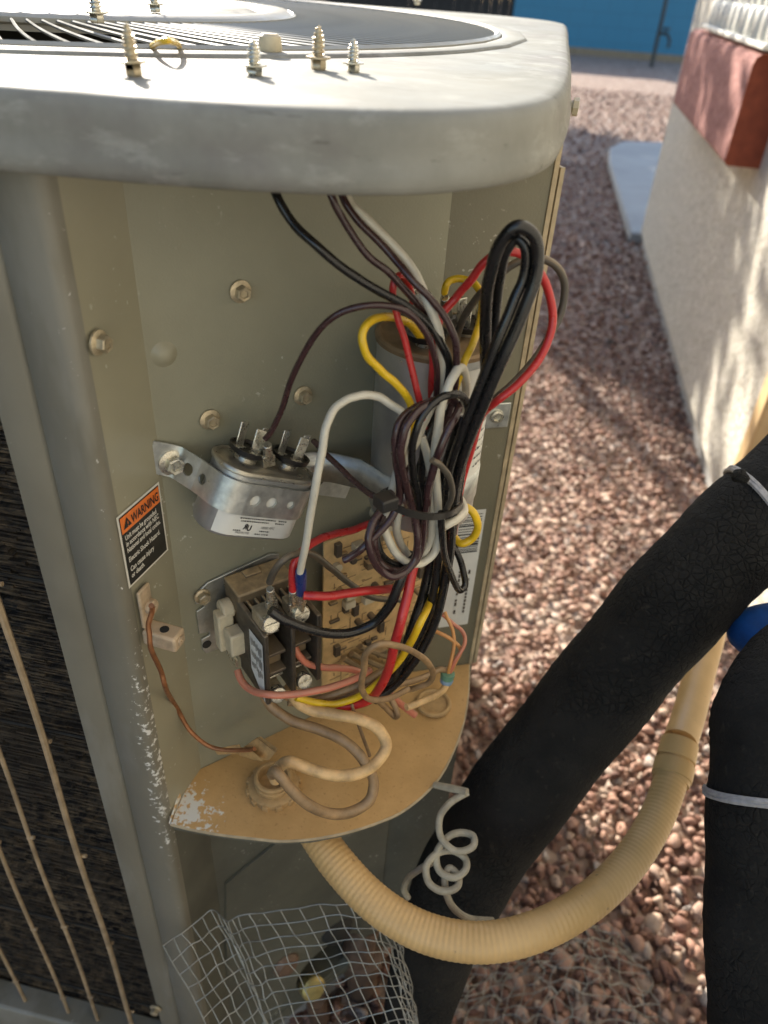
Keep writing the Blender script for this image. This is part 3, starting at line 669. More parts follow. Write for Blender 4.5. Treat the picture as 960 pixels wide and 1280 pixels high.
# service valves behind the opening
def lat(name, prof, o, z, m, parent=AC, n=20, xh=None, bevel=0): return MB().lathe(prof, o, z, n, xh=xh).build(name, MT[m], parent, bevel=bevel)
v1 = pn(392, 1236, .012)
sv = MB(); sv.tube(cat([pn(410, 1310, -.01), pn(400, 1275, -.005), pn(394, 1248, .002)]), [.013, .0125, .0125, .012, .012, .012, .012, .012, .012, .012, .012, .0115, .011, .011, .011, .0105, .0105][:17], 14)
SV = sv.build('service_valve', MT['browntube'], AC)
lat('brass_cap', [(.0115, -.010), (.0125, -.008), (.0125, .001), (.010, .004), (.004, .0045), (0, .005)], v1, VN * .8 + VZ * .5, 'brass', SV, 6 * 3)
mb = MB(); mb.tube(cat([pn(455, 1155, -.012), pn(448, 1190, -.004), pn(452, 1225, -.004), pn(470, 1290, -.02)]), .0175, 16); mb.lathe([(.024, -.012), (.024, .010), (.018, .013)], pn(452, 1195, -.004), VZ, 18); SV2 = mb.build('service_valve', MT['browntube'], AC)
lat('valve_cap', [(.016, -.01), (.017, -.006), (.017, .004), (.012, .008), (0, .009)], pn(419, 1158, .0), VN + VZ * .6, 'dark', SV2)
lat('valve_cap', [(.012, -.01), (.013, -.006), (.013, .004), (.009, .008), (0, .009)], pn(356, 1203, .002), VN + VZ * .2, 'browntube', SV2)
mb = MB(); mb.tube(cat([pn(545, 1205, .0), pn(520, 1245, .004), pn(505, 1300, .0)]), .0105, 14); mb.build('suction_stub', MT['browntube'], AC)

vplate('lower_return_panel', MT['lower'], tuple(CR), (RE[0] - .0005, RE[1] - .0015), ZBOT, ZS - .003, .0014, side=1)
# ---- screws in the panels
def screw_mesh(r, h, wash=1.45, n=6):
    b = MB()
    b.lathe([(r * wash, 0), (r * wash, h * .16), (r * 1.02, h * .3)], (0, 0, 0), (0, 0, 1), 20)
    b.lathe([(r, h * .2), (r, h * .9), (r * .86, h), (r * .55, h * .97), (r * .5, h * .85), (0, h * .85)], (0, 0, 0), (0, 0, 1), n); return b
scr = screw_mesh(.0036, .0052).build('panel_screw', MT['gold'], AC); scr.data.transform(Matrix.Translation(Vector(AC['_o'] if '_o' in AC else AC.location)))
first = True
for (px, py, wh) in ((300, 364, 'p'), (378, 494, 'p'), (262, 524, 'p'), (122, 428, 'f'), (242, 1204, 'p'), (39, 1260, 'x')):
    if wh == 'p': mtx = frame(pn(px, py, .0005), N3, (0, .2, 1))
    elif wh == 'f': mtx = frame(onx(px, py, XL + .0022), (1, -.14, 0), (0, .3, 1))
    else: mtx = frame(ony(195, 1260, YF), (0, -1, 0), (.2, 0, 1))
    if first: scr.matrix_basis = Matrix.Translation(-AC.location) @ mtx; first = False
    else: copy_part(scr, AC, mtx)
lat('panel_dimple', [(.0072, -.0006), (.0060, .0001), (.0046, .0011), (.0032, .0021), (.0016, .0026), (0, .0027)], pn(205, 443, 0), N3, 'smooth')
lat('screw_hole', [(.0026, -.001), (.0026, .0004), (0, .0004)], pn(272, 562, .0), N3, 'dark')
lat('cap_screw', [(.003, 0), (.003, .003), (.0045, .0032), (.0045, .006), (0, .0065)], (.0098, onx(712, 133, .0112).y, onx(712, 133, .0112).z), (1, 0, 0), 'creampl', n=8)
# clip and its screw on the return panel
q = rp(620, 519, .0012); rdv, rnv = Vector((_rd[0], _rd[1], 0)), Vector((_rn[0], _rn[1], 0))
cl = MB().box(q, .0085, .0012, .0085, (rdv, rnv, VZ)).build('panel_clip', MT['galv'], AC, bevel=.0006)
MB().lathe([(.0045, 0), (.0042, .0016), (.0028, .0018), (.0026, .0004), (0, .0004)], q + rnv * .0012, rnv, 18).build('clip_hole', MT['zinc'], cl)
# barcode label on the return panel
def rlabel():
    c = [rp(578, 655, .0006), rp(603, 658, .0006), rp(581, 792, .0006), rp(556, 785, .0006)]
    z1, z0 = H - .2905, H - .396
    xa = lambda p: Vector((p.x, p.y, 0)).dot(rdv)
    a0, a1 = xa(rp(562, 700, 0)) - .002, xa(rp(597, 700, 0))
    base = Vector((CR[0], CR[1], 0)); k0 = base.dot(rdv)
    def P(a, z, d=.0006): v = base + rdv * (a - k0) + rnv * d; return Vector((v.x, v.y, z))
    lb = MB().add([P(a0, z0), P(a1, z0), P(a1, z1), P(a0, z1)], [(0, 1, 2, 3)]).build('barcode_label', MT['white_l'], AC)
    b = MB(); z = z1 - .003
    while z > z1 - .037:
        t = random.choice((.0006, .0006, .0011, .0017)); b.add([P(a0 + .005, z - t, .0009), P(a1 - .002, z - t, .0009), P(a1 - .002, z, .0009), P(a0 + .005, z, .0009)], [(0, 1, 2, 3)]); z -= t + random.choice((.0007, .0012, .0016))
    b.build('barcode', MT['ink'], lb)
    b = MB()
    for c0 in (.010, .017):
        z = z1 - .052
        while z > z0 + .012:
            t = random.uniform(.0015, .004); b.add([P(a0 + c0, z - t, .0009), P(a0 + c0 + .0016, z - t, .0009), P(a0 + c0 + .0016, z, .0009), P(a0 + c0, z, .0009)], [(0, 1, 2, 3)]); z -= t + random.choice((.001, .001, .004))
    b.build('label_print', MT['chip'], lb)
rlabel()
# ---- warning label on the flange
def wlabel():
    y0, y1, z0, z1 = .2535, .2865, H - .2520, H - .2095
    a_, b_2 = Vector((XL, YF + .008, 0)), Vector((FX1 + .0004, FX1 + .0008 + PB, 0)); fd = (b_2 - a_).normalized(); fn = Vector((fd.y, -fd.x, 0))
    def P(y, z, d=0): v = a_ + fd * ((y - a_.y) / fd.y) + fn * (.0006 + d); return Vector((v.x, v.y, z))
    def rect(ya, yb, za, zb, d, name, m, par): return MB().add([P(ya, za, d), P(yb, za, d), P(yb, zb, d), P(ya, zb, d)], [(0, 1, 2, 3)]).build(name, MT[m], par)
    L = rect(y0, y1, z0, z1, 0, 'warning_label', 'label_white', AC); L['label'] = 'orange and black warning sticker'
    rect(y0 + .0012, y1 - .0012, z0 + .0012, z1 - .0012, .0002, 'label_field', 'label_black', L)
    rect(y0 + .0016, y1 - .0016, z1 - .0108, z1 - .0018, .0004, 'label_band', 'label_orange', L)
    ya, za = fd, Vector((0, 0, 1))
    b = text_mb('WARNING', .0070, P(y0 + .0090, z1 - .0088, .0004), ya, za, sx=.635, bold=.00012); b.build('heading', MT['ink'], L)
    yt = y0 + .0058; zt_ = z1 - .0087
    tri = MB().add([P(yt - .0030, zt_, .0007), P(yt + .0030, zt_, .0007), P(yt, zt_ + .0056, .0007)], [(0, 1, 2)]); tri.build('alert_triangle', MT['ink'], L)
    b = text_mb('!', .0042, P(yt, zt_ + .0007, .0008), ya, za, 'CENTER'); b.build('alert_mark', MT['label_orange'], L)
    b = MB()
    for k, (tx, zz, sz) in enumerate((('Unit must be grounded', .0148, .0040), ('in accordance with NEC', .0185, .0040), ('National and local codes.', .0222, .0040), ('Electric Shock Hazard.', .0278, .0041), ('Can cause injury', .0335, .0042), ('or death.', .0374, .0042))):
        t = text_mb(tx, sz, P(y0 + .0026, z1 - zz, .0004), ya, za, sx=.66 if k < 3 else .68, bold=.00008); b.add(t.v, t.f)
    b.build('label_text', MT['label_white'], L)
wlabel()

# ================================================================== COMPONENTS IN THE COMPARTMENT
TH = math.radians(25); ct_, st_ = math.cos(TH), math.sin(TH)
BU, BZ = .0994, -.2009
TU = VU * ct_ - VZ * st_; TZ = VU * st_ + VZ * ct_          # tilted frame of the hanging strap
def tq(a, n, b): return uv(BU, n, BZ) + TU * a + TZ * b
# ---- hanging strap, held by its left bolt only
strap = thing('mounting_strap', tq(0, 0, 0), 'perforated galvanised strap hanging from one bolt round the small oval capacitor', 'strap', 'capacitor straps')
cx0, cx1, cn0, cn1, crad = .0118, .0655, .006, .0345, .0125
def rrect(off, n=6):
    out = []
    for (cx, cn, a0) in ((cx1 - crad, cn1 - crad, 0), (cx0 + crad, cn1 - crad, 90), (cx0 + crad, cn0 + crad, 180), (cx1 - crad, cn0 + crad, 270)):
        for k in range(n + 1):
            a = math.radians(a0 + 90 * k / n); out.append((cx + (crad + off) * math.cos(a), cn + (crad + off) * math.sin(a)))
    return out
path = [(-.0125, .0012), (.0, .0012), (.006, .0014)]
path += [(.0095, .008), (.0105, .016), (.0112, .0215)]
path += [(a, n) for a, n in reversed(rrect(.0006)[:14])][0:0]
arc1 = [(cx0 + crad + (crad + .0008) * math.cos(math.radians(a)), cn1 - crad + (crad + .0008) * math.sin(math.radians(a))) for a in range(175, 89, -12)]
arc2 = [(cx1 - crad + (crad + .0008) * math.cos(math.radians(a)), cn1 - crad + (crad + .0008) * math.sin(math.radians(a))) for a in range(90, -1, -12)]
path = [(-.0125, .0012), (-.004, .0012), (.002, .0028), (.0085, .0155)] + arc1[1:] + arc2 + [(.0675, .012), (.072, .0035), (.078, .0012), (.098, .0012), (.114, .0012)]
def hole_band(P, hw, holes, th=.0011):
    b = MB(); cum = [0]
    for i in range(1, len(P)): cum.append(cum[-1] + math.dist(P[i], P[i - 1]))
    def at_(s):
        for i in range(1, len(P)):
            if s <= cum[i] or i == len(P) - 1:
                k = (s - cum[i - 1]) / (cum[i] - cum[i - 1]); a, c = P[i - 1], P[i]
                t = Vector((c[0] - a[0], c[1] - a[1])).normalized()
                return (a[0] + (c[0] - a[0]) * k, a[1] + (c[1] - a[1]) * k), Vector((-t.y, t.x))
    def pt(s, b_, o): (a, n), nn = at_(s); return tq(a + nn.x * o, n + nn.y * o, b_ + .0008)
    L = cum[-1]; x = 0; segs = []
    for hs, hr in sorted(holes) + [(None, 0)]:
        end = L if hs is None else hs - hr - .0016
        k = max(1, int((end - x) / .003)); segs += [(x + (end - x) * i / k, x + (end - x) * (i + 1) / k) for i in range(k)]
        if hs is None: break
        x = hs + hr + .0016
        q = hr + .0016; sq = []
        for (xa_, ya_), (xb_, yb_) in (((q, -hw), (q, hw)), ((q, hw), (-q, hw)), ((-q, hw), (-q, -hw)), ((-q, -hw), (q, -hw))):
            for k2 in range(4): sq.append((xa_ + (xb_ - xa_) * k2 / 4, ya_ + (yb_ - ya_) * k2 / 4))
        ha = [math.atan2(y_, x_) for x_, y_ in sq]
        for o1, o2 in ((0, 0), (th, th)):
            b.add([pt(hs + c, d, o1) for c, d in sq] + [pt(hs + hr * math.cos(ha[k2]), hr * math.sin(ha[k2]), o1) for k2 in range(16)], [(k2, (k2 + 1) % 16, 16 + (k2 + 1) % 16, 16 + k2) for k2 in range(16)])
        b.add([pt(hs + hr * math.cos(ha[k2]), hr * math.sin(ha[k2]), o) for o in (0, th) for k2 in range(16)], [(k2, (k2 + 1) % 16, 16 + (k2 + 1) % 16, 16 + k2) for k2 in range(16)])
        for sd_ in (-hw, hw): b.add([pt(hs - q, sd_, 0), pt(hs + q, sd_, 0), pt(hs + q, sd_, th), pt(hs - q, sd_, th)], [(0, 1, 2, 3)])
    for a, c in segs:
        b.add([pt(s, d, o) for s in (a, c) for d in (-hw, hw) for o in (0, th)], [(0, 4, 6, 2), (1, 3, 7, 5), (0, 1, 5, 4), (2, 6, 7, 3)])
    b.add([pt(0, d, o) for d in (-hw, hw) for o in (0, th)], [(0, 1, 3, 2)]); b.add([pt(L, d, o) for d in (-hw, hw) for o in (0, th)], [(0, 1, 3, 2)])
    return b, L, pt
hb, SL, spt = hole_band(path, .0084, [(.0225, .0032), (.0325, .0027), (.062, .0030), (.0715, .0030), (.083, .0022), (.134, .0030), (.145, .0026)])
hb.build('strap_band', MT['galv'], strap, sharp=50, weld=2e-5)
bm_ = screw_mesh(.0046, .0060, 1.5); bo = bm_.build('strap_bolt', MT['zinc'], strap); bo.data.transform(Matrix.Translation(strap.location)); bo.matrix_basis = Matrix.Translation(-strap.location) @ frame(tq(0, .0024, 0), N3, (.3, .2, 1))
nb = MB(); nb.lathe([(.0034, 0), (.0034, .001), (0, .001)], tq(-.0128, .0008, .002), VN, 14); nb.build('end_notch', MT['dark'], strap)
# ---- small oval capacitor
zc0, zc1 = -.0225, .0145
oc = thing('oval_capacitor', tq(.039, .02, zc0), 'small tilted oval metal capacitor with a white label, hung in the perforated strap', 'capacitor', 'capacitors in the control compartment')
def rprism(levels): 
    b = MB(); rings = [[tq(a, n, z) for a, n in rrect(o)] for o, z in levels]; k = len(rings[0])
    b.add([p for r in rings for p in r], [(i * k + j, i * k + (j + 1) % k, (i + 1) * k + (j + 1) % k, (i + 1) * k + j) for i in range(len(rings) - 1) for j in range(k)] + [tuple(range(k - 1, -1, -1)), tuple((len(rings) - 1) * k + j for j in range(k))])
    return b
rprism([(-.004, zc0), (-.0012, zc0 + .001), (0, zc0 + .004), (0, zc1 - .002)]).build('can', MT['can'], oc, sharp=30)
rprism([(.0001, zc1 - .0028), (.0011, zc1 - .0022), (.0013, zc1 - .0008), (.0008, zc1), (-.0008, zc1 + .0004), (-.0018, zc1 - .0004), (-.004, zc1 + .0008)]).build('lid', MT['lid'], oc, sharp=40)
TERM = []
for k, a in enumerate((.0262, .0508)):
    c = tq(a, .0205, zc1 + .0006)
    lat('terminal_rivet', [(.0058, 0), (.0058, .0022), (.004, .003)], c, TZ, 'zinc', oc, 20)
    cup = MB().lathe([(.0050, .002), (.0096, .0042), (.0102, .0068), (.0094, .0068), (.0086, .0054), (0, .005)], c, TZ, 22).build('terminal_cup', MT['blackpl'], oc)
    for j, (da, dn) in enumerate(((-.0046, -.002), (.0012, .0046), (.0052, -.001))[: 3 if k == 0 else 3]):
        b = MB(); base = c + TZ * .005 + TU * da + VN * dn; tl = Vector((random.uniform(-.12, .12), random.uniform(-.12, .12), 0))
        zx = (TZ + tl).normalized(); xx = (TU - VN * .35).normalized() if j != 1 else (TU + VN * .2).normalized(); nn = zx.cross(xx).normalized()
        b.box(base + zx * .0065, .0027, .0005, .0065, (xx, nn, zx)); b.box(base + zx * .0003, .003, .0022, .0005, (xx, nn, zx))
        b.build('spade', MT['zinc'], cup, bevel=.0004); TERM.append((base, zx, xx, nn))
# label sheet round the lower half of the can
lp = []
for a, n in [p for p in rrect(.0004, 8)]: lp.append((a, n))
lp = [(cx1 + .0002, cn1 - crad * 1.0)] + [p for p in rrect(.0004, 8)[:18]]
lp = lp[1:15]
b = MB(); za, zb_ = zc0 + .0028, zc1 - .0055
k = len(lp); b.add([tq(a, n, z) for z in (za, zb_) for a, n in lp], [(i, i + 1, k + i + 1, k + i) for i in range(k - 1)])
lab = b.build('paper_label', MT['white_l'], oc, sharp=60)
nf = cn1 + .0007
tx = MB()
def ctext(body, size, a, z, sx=.9, mir=False, bold=0):
    global tx
    t = text_mb(body, size, tq(a, nf, z), TU, TZ, sx=-sx if mir else sx, lift=.0, bold=bold); tx.add(t.v, t.f)
ctext('R', .0040, .0318, za + .0042, .8, True, .0002); ctext('U', .0042, .0318, za + .0034, .85, False, .0002)
ctext('PROTECTED', .0016, .0262, za + .0014); ctext('10000 AFC', .0020, .0395, za + .0050)
for (z_, a_s) in ((.0098, ((.026, .047), (.0485, .0535))), (.0082, ((.027, .043), (.047, .0525))), (.0032, ((.0395, .0455),)), (.0014, ((.0375, .0405), (.0415, .0455))), (.0028, ((.0245, .0285),))):
    for a0_, a1_ in a_s:
        a = a0_
        while a < a1_:
            w_ = random.uniform(.0004, .0012); tx.add([tq(a, nf, za + z_), tq(min(a + w_, a1_), nf, za + z_), tq(min(a + w_, a1_), nf, za + z_ + .0007), tq(a, nf, za + z_ + .0007)], [(0, 1, 2, 3)]); a += w_ + .0004
tx.build('label_print', MT['ink'], lab)

# ---- large round capacitor in the right corner
cc = uv(.229, .036, -.1454); RC = .0298; zt_, zb1 = cc.z, H - .250
rcap = thing('round_capacitor', (cc.x, cc.y, zb1), 'large round metal capacitor with a dusty brown lid behind the wire bundle', 'capacitor', 'capacitors in the control compartment')
lat('can', [(RC - .004, 0), (RC - .001, .001), (RC, .004), (RC, zt_ - zb1 - .003)], (cc.x, cc.y, zb1), VZ, 'can', rcap, 56)
lat('lid', [(RC + .0002, -.004), (RC + .0012, -.0034), (RC + .0014, -.0014), (RC + .0006, -.0002), (RC - .0010, 0), (RC - .0022, -.0016), (RC - .006, -.0018), (RC * .5, -.0008), (0, -.0004)], (cc.x, cc.y, zt_), VZ, 'rustlid', rcap, 56)
RT = []
for k, ag in enumerate((20, 140, 255)):
    a = math.radians(ag); c = Vector((cc.x + .0145 * math.cos(a), cc.y + .0145 * math.sin(a), zt_ - .0012))
    lat('terminal_rivet', [(.0052, 0), (.0052, .002), (.004, .0026)], c, VZ, 'zinc', rcap, 18)
    cup = lat('terminal_cup', [(.005, .0018), (.0098, .0036), (.0106, .0066), (.0098, .0066), (.0088, .005), (0, .0046)], c, VZ, 'blackpl', rcap, 22)
    for j in range(3):
        aa = a + j * 2.1; b = MB(); base = c + Vector((.0048 * math.cos(aa), .0048 * math.sin(aa), .005)); nn = Vector((math.cos(aa), math.sin(aa), 0)); xx = Vector((-nn.y, nn.x, 0))
        b.box(base + VZ * .006, .0028, .0005, .006, (xx, nn, VZ)); b.build('spade', MT['zinc'], cup, bevel=.0004); RT.append((base, nn))
mb = MB(); a0, a1 = math.radians(-82), math.radians(10)
vs = []
for i in range(15):
    a = a0 + (a1 - a0) * i / 14
    for z in (zt_ - .075, zt_ - .008): vs.append((cc.x + (RC + .0003) * math.cos(a), cc.y + (RC + .0003) * math.sin(a), z))
mb.add(vs, [(2 * i, 2 * i + 2, 2 * i + 3, 2 * i + 1) for i in range(14)]); rl = mb.build('paper_label', MT['white_l'], rcap)
mb = MB()
for r in range(11):
    z = zt_ - .016 - r * .005; a = a0 + .95
    while a < a1 - .12:
        w_ = random.uniform(.02, .075); h_ = random.choice((.0008, .0010, .0013))
        mb.add([(cc.x + (RC + .0006) * math.cos(t), cc.y + (RC + .0006) * math.sin(t), zz2) for t in (a, a + w_ / 2, a + w_) for zz2 in (z, z + h_)], [(0, 2, 3, 1), (2, 4, 5, 3)]); a += w_ + random.uniform(.015, .05)
    if r % 3 == 2: continue
mb.build('label_print', MT['ink'], rl)
# its strap: from the panel on the left, round the can, to the return panel
st2 = thing('mounting_strap', pn(420, 562, 0), 'dull plain galvanised strap clamping the large round capacitor to the back panel', 'strap', 'capacitor straps')
cu_, cnn = .229, .036
sp = [(.150, .0016), (.168, .0016), (.176, .0022), (.185, .008), (.196, .022)]
sp += [(cu_ + (RC + .0008) * math.cos(math.radians(a)), cnn + (RC + .0008) * math.sin(math.radians(a))) for a in range(165, -16, -15)]
zs0, zs1 = -.2365, -.2175
for nm, pth in (('strap_band', sp),):
    b = MB(); k = len(pth); b.add([uv(u, n, z) for z in (zs0, zs1) for u, n in pth], [(i, i + 1, k + i + 1, k + i) for i in range(k - 1)]); o = b.build(nm, MT['galv'], st2, sharp=60)
    so2 = o.modifiers.new('gauge', 'SOLIDIFY'); so2.thickness = .0011
for u in (.1545, .1635):
    MB().lathe([(.0026, 0), (.0026, .0006), (0, .0006)], uv(u, .0024, -.2262), VN, 16).build('strap_hole', MT['dark'], st2)

# ---- contactor
cu0, cz0 = .1195, -.2825
CT = thing('contactor', uv(cu0, 0, cz0 - .055), 'dusty two pole contactor with screw terminals mounted at the lower left of the panel', 'contactor')
def cb(name, m, par, u0, u1, n0, n1, z0, z1, bevel=.0006): return MB().pbox(cu0 + u0, cu0 + u1, n0, n1, cz0 + z0, cz0 + z1).build(name, MT[m], par, bevel=bevel)
plate = [(-.0155, -.006), (-.0085, -.001), (.030, .004), (.036, .002), (.036, -.054), (-.0135, -.054), (-.0155, -.050), (-.0155, -.0415), (-.0105, -.0405), (-.0105, -.0375), (-.0165, -.0365), (-.0165, -.019), (-.012, -.0175), (-.012, -.0145), (-.0165, -.0135)]
MB().prism([uv(cu0 + u, .0006, cz0 + z) for u, z in plate], VN * .0014).build('mounting_plate', MT['galv'], CT, bevel=.0003)
MB().lathe([(.0028, 0), (.0028, .0004), (0, .0004)], uv(cu0 - .0128, .002, cz0 - .0465), VN, 14).build('plate_hole', MT['dark'], CT)
pbm = screw_mesh(.0036, .005, 1.3); ps = pbm.build('plate_screw', MT['gold'], CT); ps.data.transform(Matrix.Translation(CT.location)); ps.matrix_basis = Matrix.Translation(-CT.location) @ frame(uv(cu0 - .0125, .002, cz0 - .0085), N3, (.1, 0, 1))
W_ = .0345
cb('base_block', 'tanpl', CT, .001, W_ - .001, .002, .020, -.053, .0, .0015)
cb('top_housing', 'tanpl', CT, 0, W_, .004, .0235, -.014, .0015, .0012)
MB().pbox(cu0 + .010, cu0 + .020, .006, .012, cz0 + .0015, cz0 + .0032).build('molded_badge', MT['tanpl'], CT, bevel=.0006)
for k, u in enumerate((0, .0158, W_ - .0028)):      # barrier walls
    cb('barrier_wall', 'darkpl', CT, u, u + .0028, .020, .054, -.056 + .001 * k, -.003, .0007)
for side in (0, 1):
    ua = .0032 + side * .0160; ub = ua + .0122
    cb('slot_floor', 'darkpl', CT, ua, ub, .020, .030, -.0545, -.008)
    for (z0, z1, nf_) in ((-.0160, -.0085, .044), (-.047, -.0405, .047)):
        cb('terminal_plate', 'zinc', CT, ua + .0015, ub - .0015, .029, nf_, z0 + .0025, z0 + .0040, .0003)
    for q in range(3): cb('divider_rib', 'tanpl', CT, ua + .001 + q * .0046, ua + .0026 + q * .0046, .021, .043 - .004 * (q == 1), -.0125, -.0035, .0004)
    cb('contact_carrier', 'tanpl', CT, ua + .002, ub - .002, .030, .046, -.034, -.0255, .0008)
    cb('contact_bar', 'chip', CT, ua + .001, ub - .001, .034, .050, -.0245, -.0225, .0004)
    cb('contact_bar', 'chip', CT, ua + .001, ub - .001, .034, .050, -.0385, -.0365, .0004)
    for (px, py, nn) in (((338, 780, .052), (347, 868, .053)), ((376, 767, .052), (380, 851, .052)))[side]:
        c = pn(px, py, nn); lg = MB(); lg.box(c - VN * .008 - VZ * .001, .0042, .006, .0045, (VU, VN, VZ)); lug = lg.build('terminal_lug', MT['gold'], CT, bevel=.001)
        s3 = MB(); s3.lathe([(.0052, -.002), (.0052, .0002), (.0044, .0016), (.0012, .002), (0, .0016)], c, VN * .9 + VZ * .35, 18)
        s3.box(c + (VN * .9 + VZ * .35).normalized() * .0021, .0040, .0006, .0004, basis(VN * .9 + VZ * .35, VU)); s3.build('terminal_screw', MT['zinc'], lug)
# white label on its left cheek
b = MB(); b.add([uv(cu0 - .0004, n, cz0 + z) for n, z in ((.0365, -.011), (.0525, -.010), (.0525, -.0545), (.0365, -.0415))], [(0, 1, 2, 3)])
cl_ = b.build('paper_label', MT['white_l'], CT)
mb = MB()
for r in range(9):
    n0 = .039 + random.uniform(0, .0008); 
    for q in range(3):
        za_ = -.014 - q * .009 - random.uniform(0, .002); zb2 = za_ - random.uniform(.003, .007); nn = .0385 + r * .0015
        mb.add([uv(cu0 - .0007, nn, cz0 + za_), uv(cu0 - .0007, nn + .0006, cz0 + za_), uv(cu0 - .0007, nn + .0006, cz0 + zb2), uv(cu0 - .0007, nn, cz0 + zb2)], [(0, 1, 2, 3)])
mb.build('label_print', MT['ink'], cl_)
# cream coil terminal block on the left cheek
b = MB().pbox(cu0 - .0105, cu0 - .001, .010, .018, cz0 - .041, cz0 - .014); b.pbox(cu0 - .008, cu0 + .001, .018, .028, cz0 - .038, cz0 - .022)
tb_ = b.build('coil_terminal_block', MT['creampl'], CT, bevel=.0012)
b = MB().lathe([(.0050, 0), (.0058, .001), (.0058, .006), (.0050, .007)], uv(cu0 - .0065, .012, cz0 - .0145), VU, 18); b.build('coil_boss', MT['creampl'], tb_)
b = MB().pbox(cu0 - .0075, cu0 - .0062, .0185, .0315, cz0 - .042, cz0 - .0365); b.build('coil_spade', MT['zinc'], tb_)

# ---- circuit board
PC = thing('circuit_board', uv(.2166, .015, -.413), 'dusty tan circuit board standing on the shelf behind the wire bundle', 'circuit board')
MB().pbox(.1778, .2555, .0135, .0152, -.4125, -.2725).build('board', MT['pcb'], PC, bevel=.0003)
rg = random.Random(5)
fr_, fz_ = .1795, -.41
for k in range(58):      # board components seen between the wires
    u = rg.uniform(.181, .252); z = rg.uniform(-.405, -.282); ty = rg.random()
    if ty < .45: MB().pbox(u, u + rg.uniform(.004, .009), .0152, .0152 + rg.uniform(.0015, .003), z, z + .0022).build('resistor', MT['tanpl'] if rg.random() < .6 else MT['chip'], PC, bevel=.0006)
    elif ty < .62: MB().pbox(u, u + .004, .0152, .0185, z, z + .009).build('integrated_chip', MT['chip'], PC, bevel=.0003)
    elif ty < .8: lat('board_capacitor', [(.0024, 0), (.0024, .0055), (.002, .006), (0, .006)], uv(u, .0152, z), VN, 'tanpl' if k % 2 else 'chip', PC, 12)
    else: MB().pbox(u, u + .0075, .0152, .0205, z, z + .0055).build('connector_block', MT['creampl'] if rg.random() < .5 else MT['tanpl'], PC, bevel=.0006)
b = MB()
for k in range(150):
    u = rg.uniform(.180, .25); z = rg.uniform(-.408, -.28)
    if rg.random() < .6: b.pbox(u, u + rg.uniform(.002, .009), .0152, .01545, z, z + .0005)
    else: b.pbox(u, u + .0006, .0152, .01545, z, z + rg.uniform(.002, .010))
o = b.build('board_traces', MT['pcbtrace'], PC); o['kind'] = 'stuff'
for (a, c) in (((.198, -.371), (.232, -.405)), ((.205, -.368), (.238, -.398)), ((.192, -.372), (.222, -.408))):   # long dusty ribs low on the board
    pa, pz = uv(a[0], .018, a[1]), uv(c[0], .020, c[1]); MB().tube([pa, pz], .0022, 8).build('board_connector', MT['tanpl'], PC)
lat('standoff', [(.005, 0), (.005, .016), (.0042, .018), (0, .018)], pn(470, 638, .002), VN, 'creampl', PC, 16)
lat('standoff', [(.0032, 0), (.0032, .003), (0, .0035)], uv(.186, .0152, -.293), VN, 'creampl', PC, 12)

# ---- ground lug on the flange with the bare copper wire
q = onx(186, 770, XL + .004)
LG = thing('ground_lug', q, 'dusty metal ground lug with a screw bolted to the flange below the warning sticker', 'lug')
X1, Y1 = Vector((1, -.1, 0)).normalized(), Vector((.1, 1, 0)).normalized()
b = MB().box(onx(182, 757, XL + .0035), .0011, .0050, .0120, (X1, Y1, VZ)); bp = b.build('back_tab', MT['lug'], LG, bevel=.0010)
bc = onx(186, 788, XL + .0035) + X1 * .0085 - VZ * .001
b = MB().box(bc, .0095, .0052, .0048, (X1, Y1, VZ)); bp2 = b.build('lug_block', MT['lug'], LG, bevel=.0014)
lat('lug_hole', [(.0024, 0), (.0024, .0006), (0, .0006)], bc + X1 * .001 + VZ * .0046, VZ, 'dark', LG, 14)
lat('lug_screw', [(.0042, 0), (.0042, .0026), (.0034, .0034), (.0012, .0034), (.001, .0026), (0, .0026)], onx(184, 757, XL + .0035) + X1 * .001, X1, 'lug', LG, 14)
lat('clamp_screw', [(.0026, 0), (.0026, .0012), (.0008, .0012), (.0006, .0004), (0, .0004)], bc + X1 * .0092, X1, 'lug', LG, 14)

# ---- conduit nut on the shelf
nut = thing('conduit_nut', onz(342, 985, ZS - H), 'dusty ribbed conduit locknut sitting in the shelf at the cable entry', 'nut')
nc = onz(342, 985, ZS - H)
lat('locknut', [(.0165, 0), (.0165, .0035), (.0150, .0045), (.0118, .0048)], nc, VZ, 'nut', nut, 28)
for k in range(12):
    a = k * math.pi / 6; MB().box(nc + Vector((.0160 * math.cos(a), .0160 * math.sin(a), .0018)), .0020, .0022, .0020, (Vector((math.cos(a), math.sin(a), 0)), Vector((-math.sin(a), math.cos(a), 0)), VZ)).build('nut_lug', MT['nut'], nut, bevel=.0006)
lat('threaded_throat', [(.0118, .002), (.0118, .008), (.0125, .0085), (.0118, .0092), (.0122, .012), (.0112, .0128), (.0096, .0128), (.0092, .003), (0, .003)], nc, VZ, 'nut', nut, 28)
# grommet ring lying at the right rear of the shelf
gc = onz(542, 880, ZS - H + .001)
gr = MB(); gr.tube([gc + Vector((.0115 * math.cos(a), .0115 * math.sin(a), .0012)) for a in np.linspace(0, 2 * math.pi, 33)[:-1]], .0019, 8, close=True)
gr.lathe([(.0112, 0), (.0112, .0008), (.004, .0012), (0, .0012)], gc, VZ, 24); tag(gr.build('grommet', MT['nut']), 'round dusty rubber grommet lying at the right rear of the shelf', 'grommet')
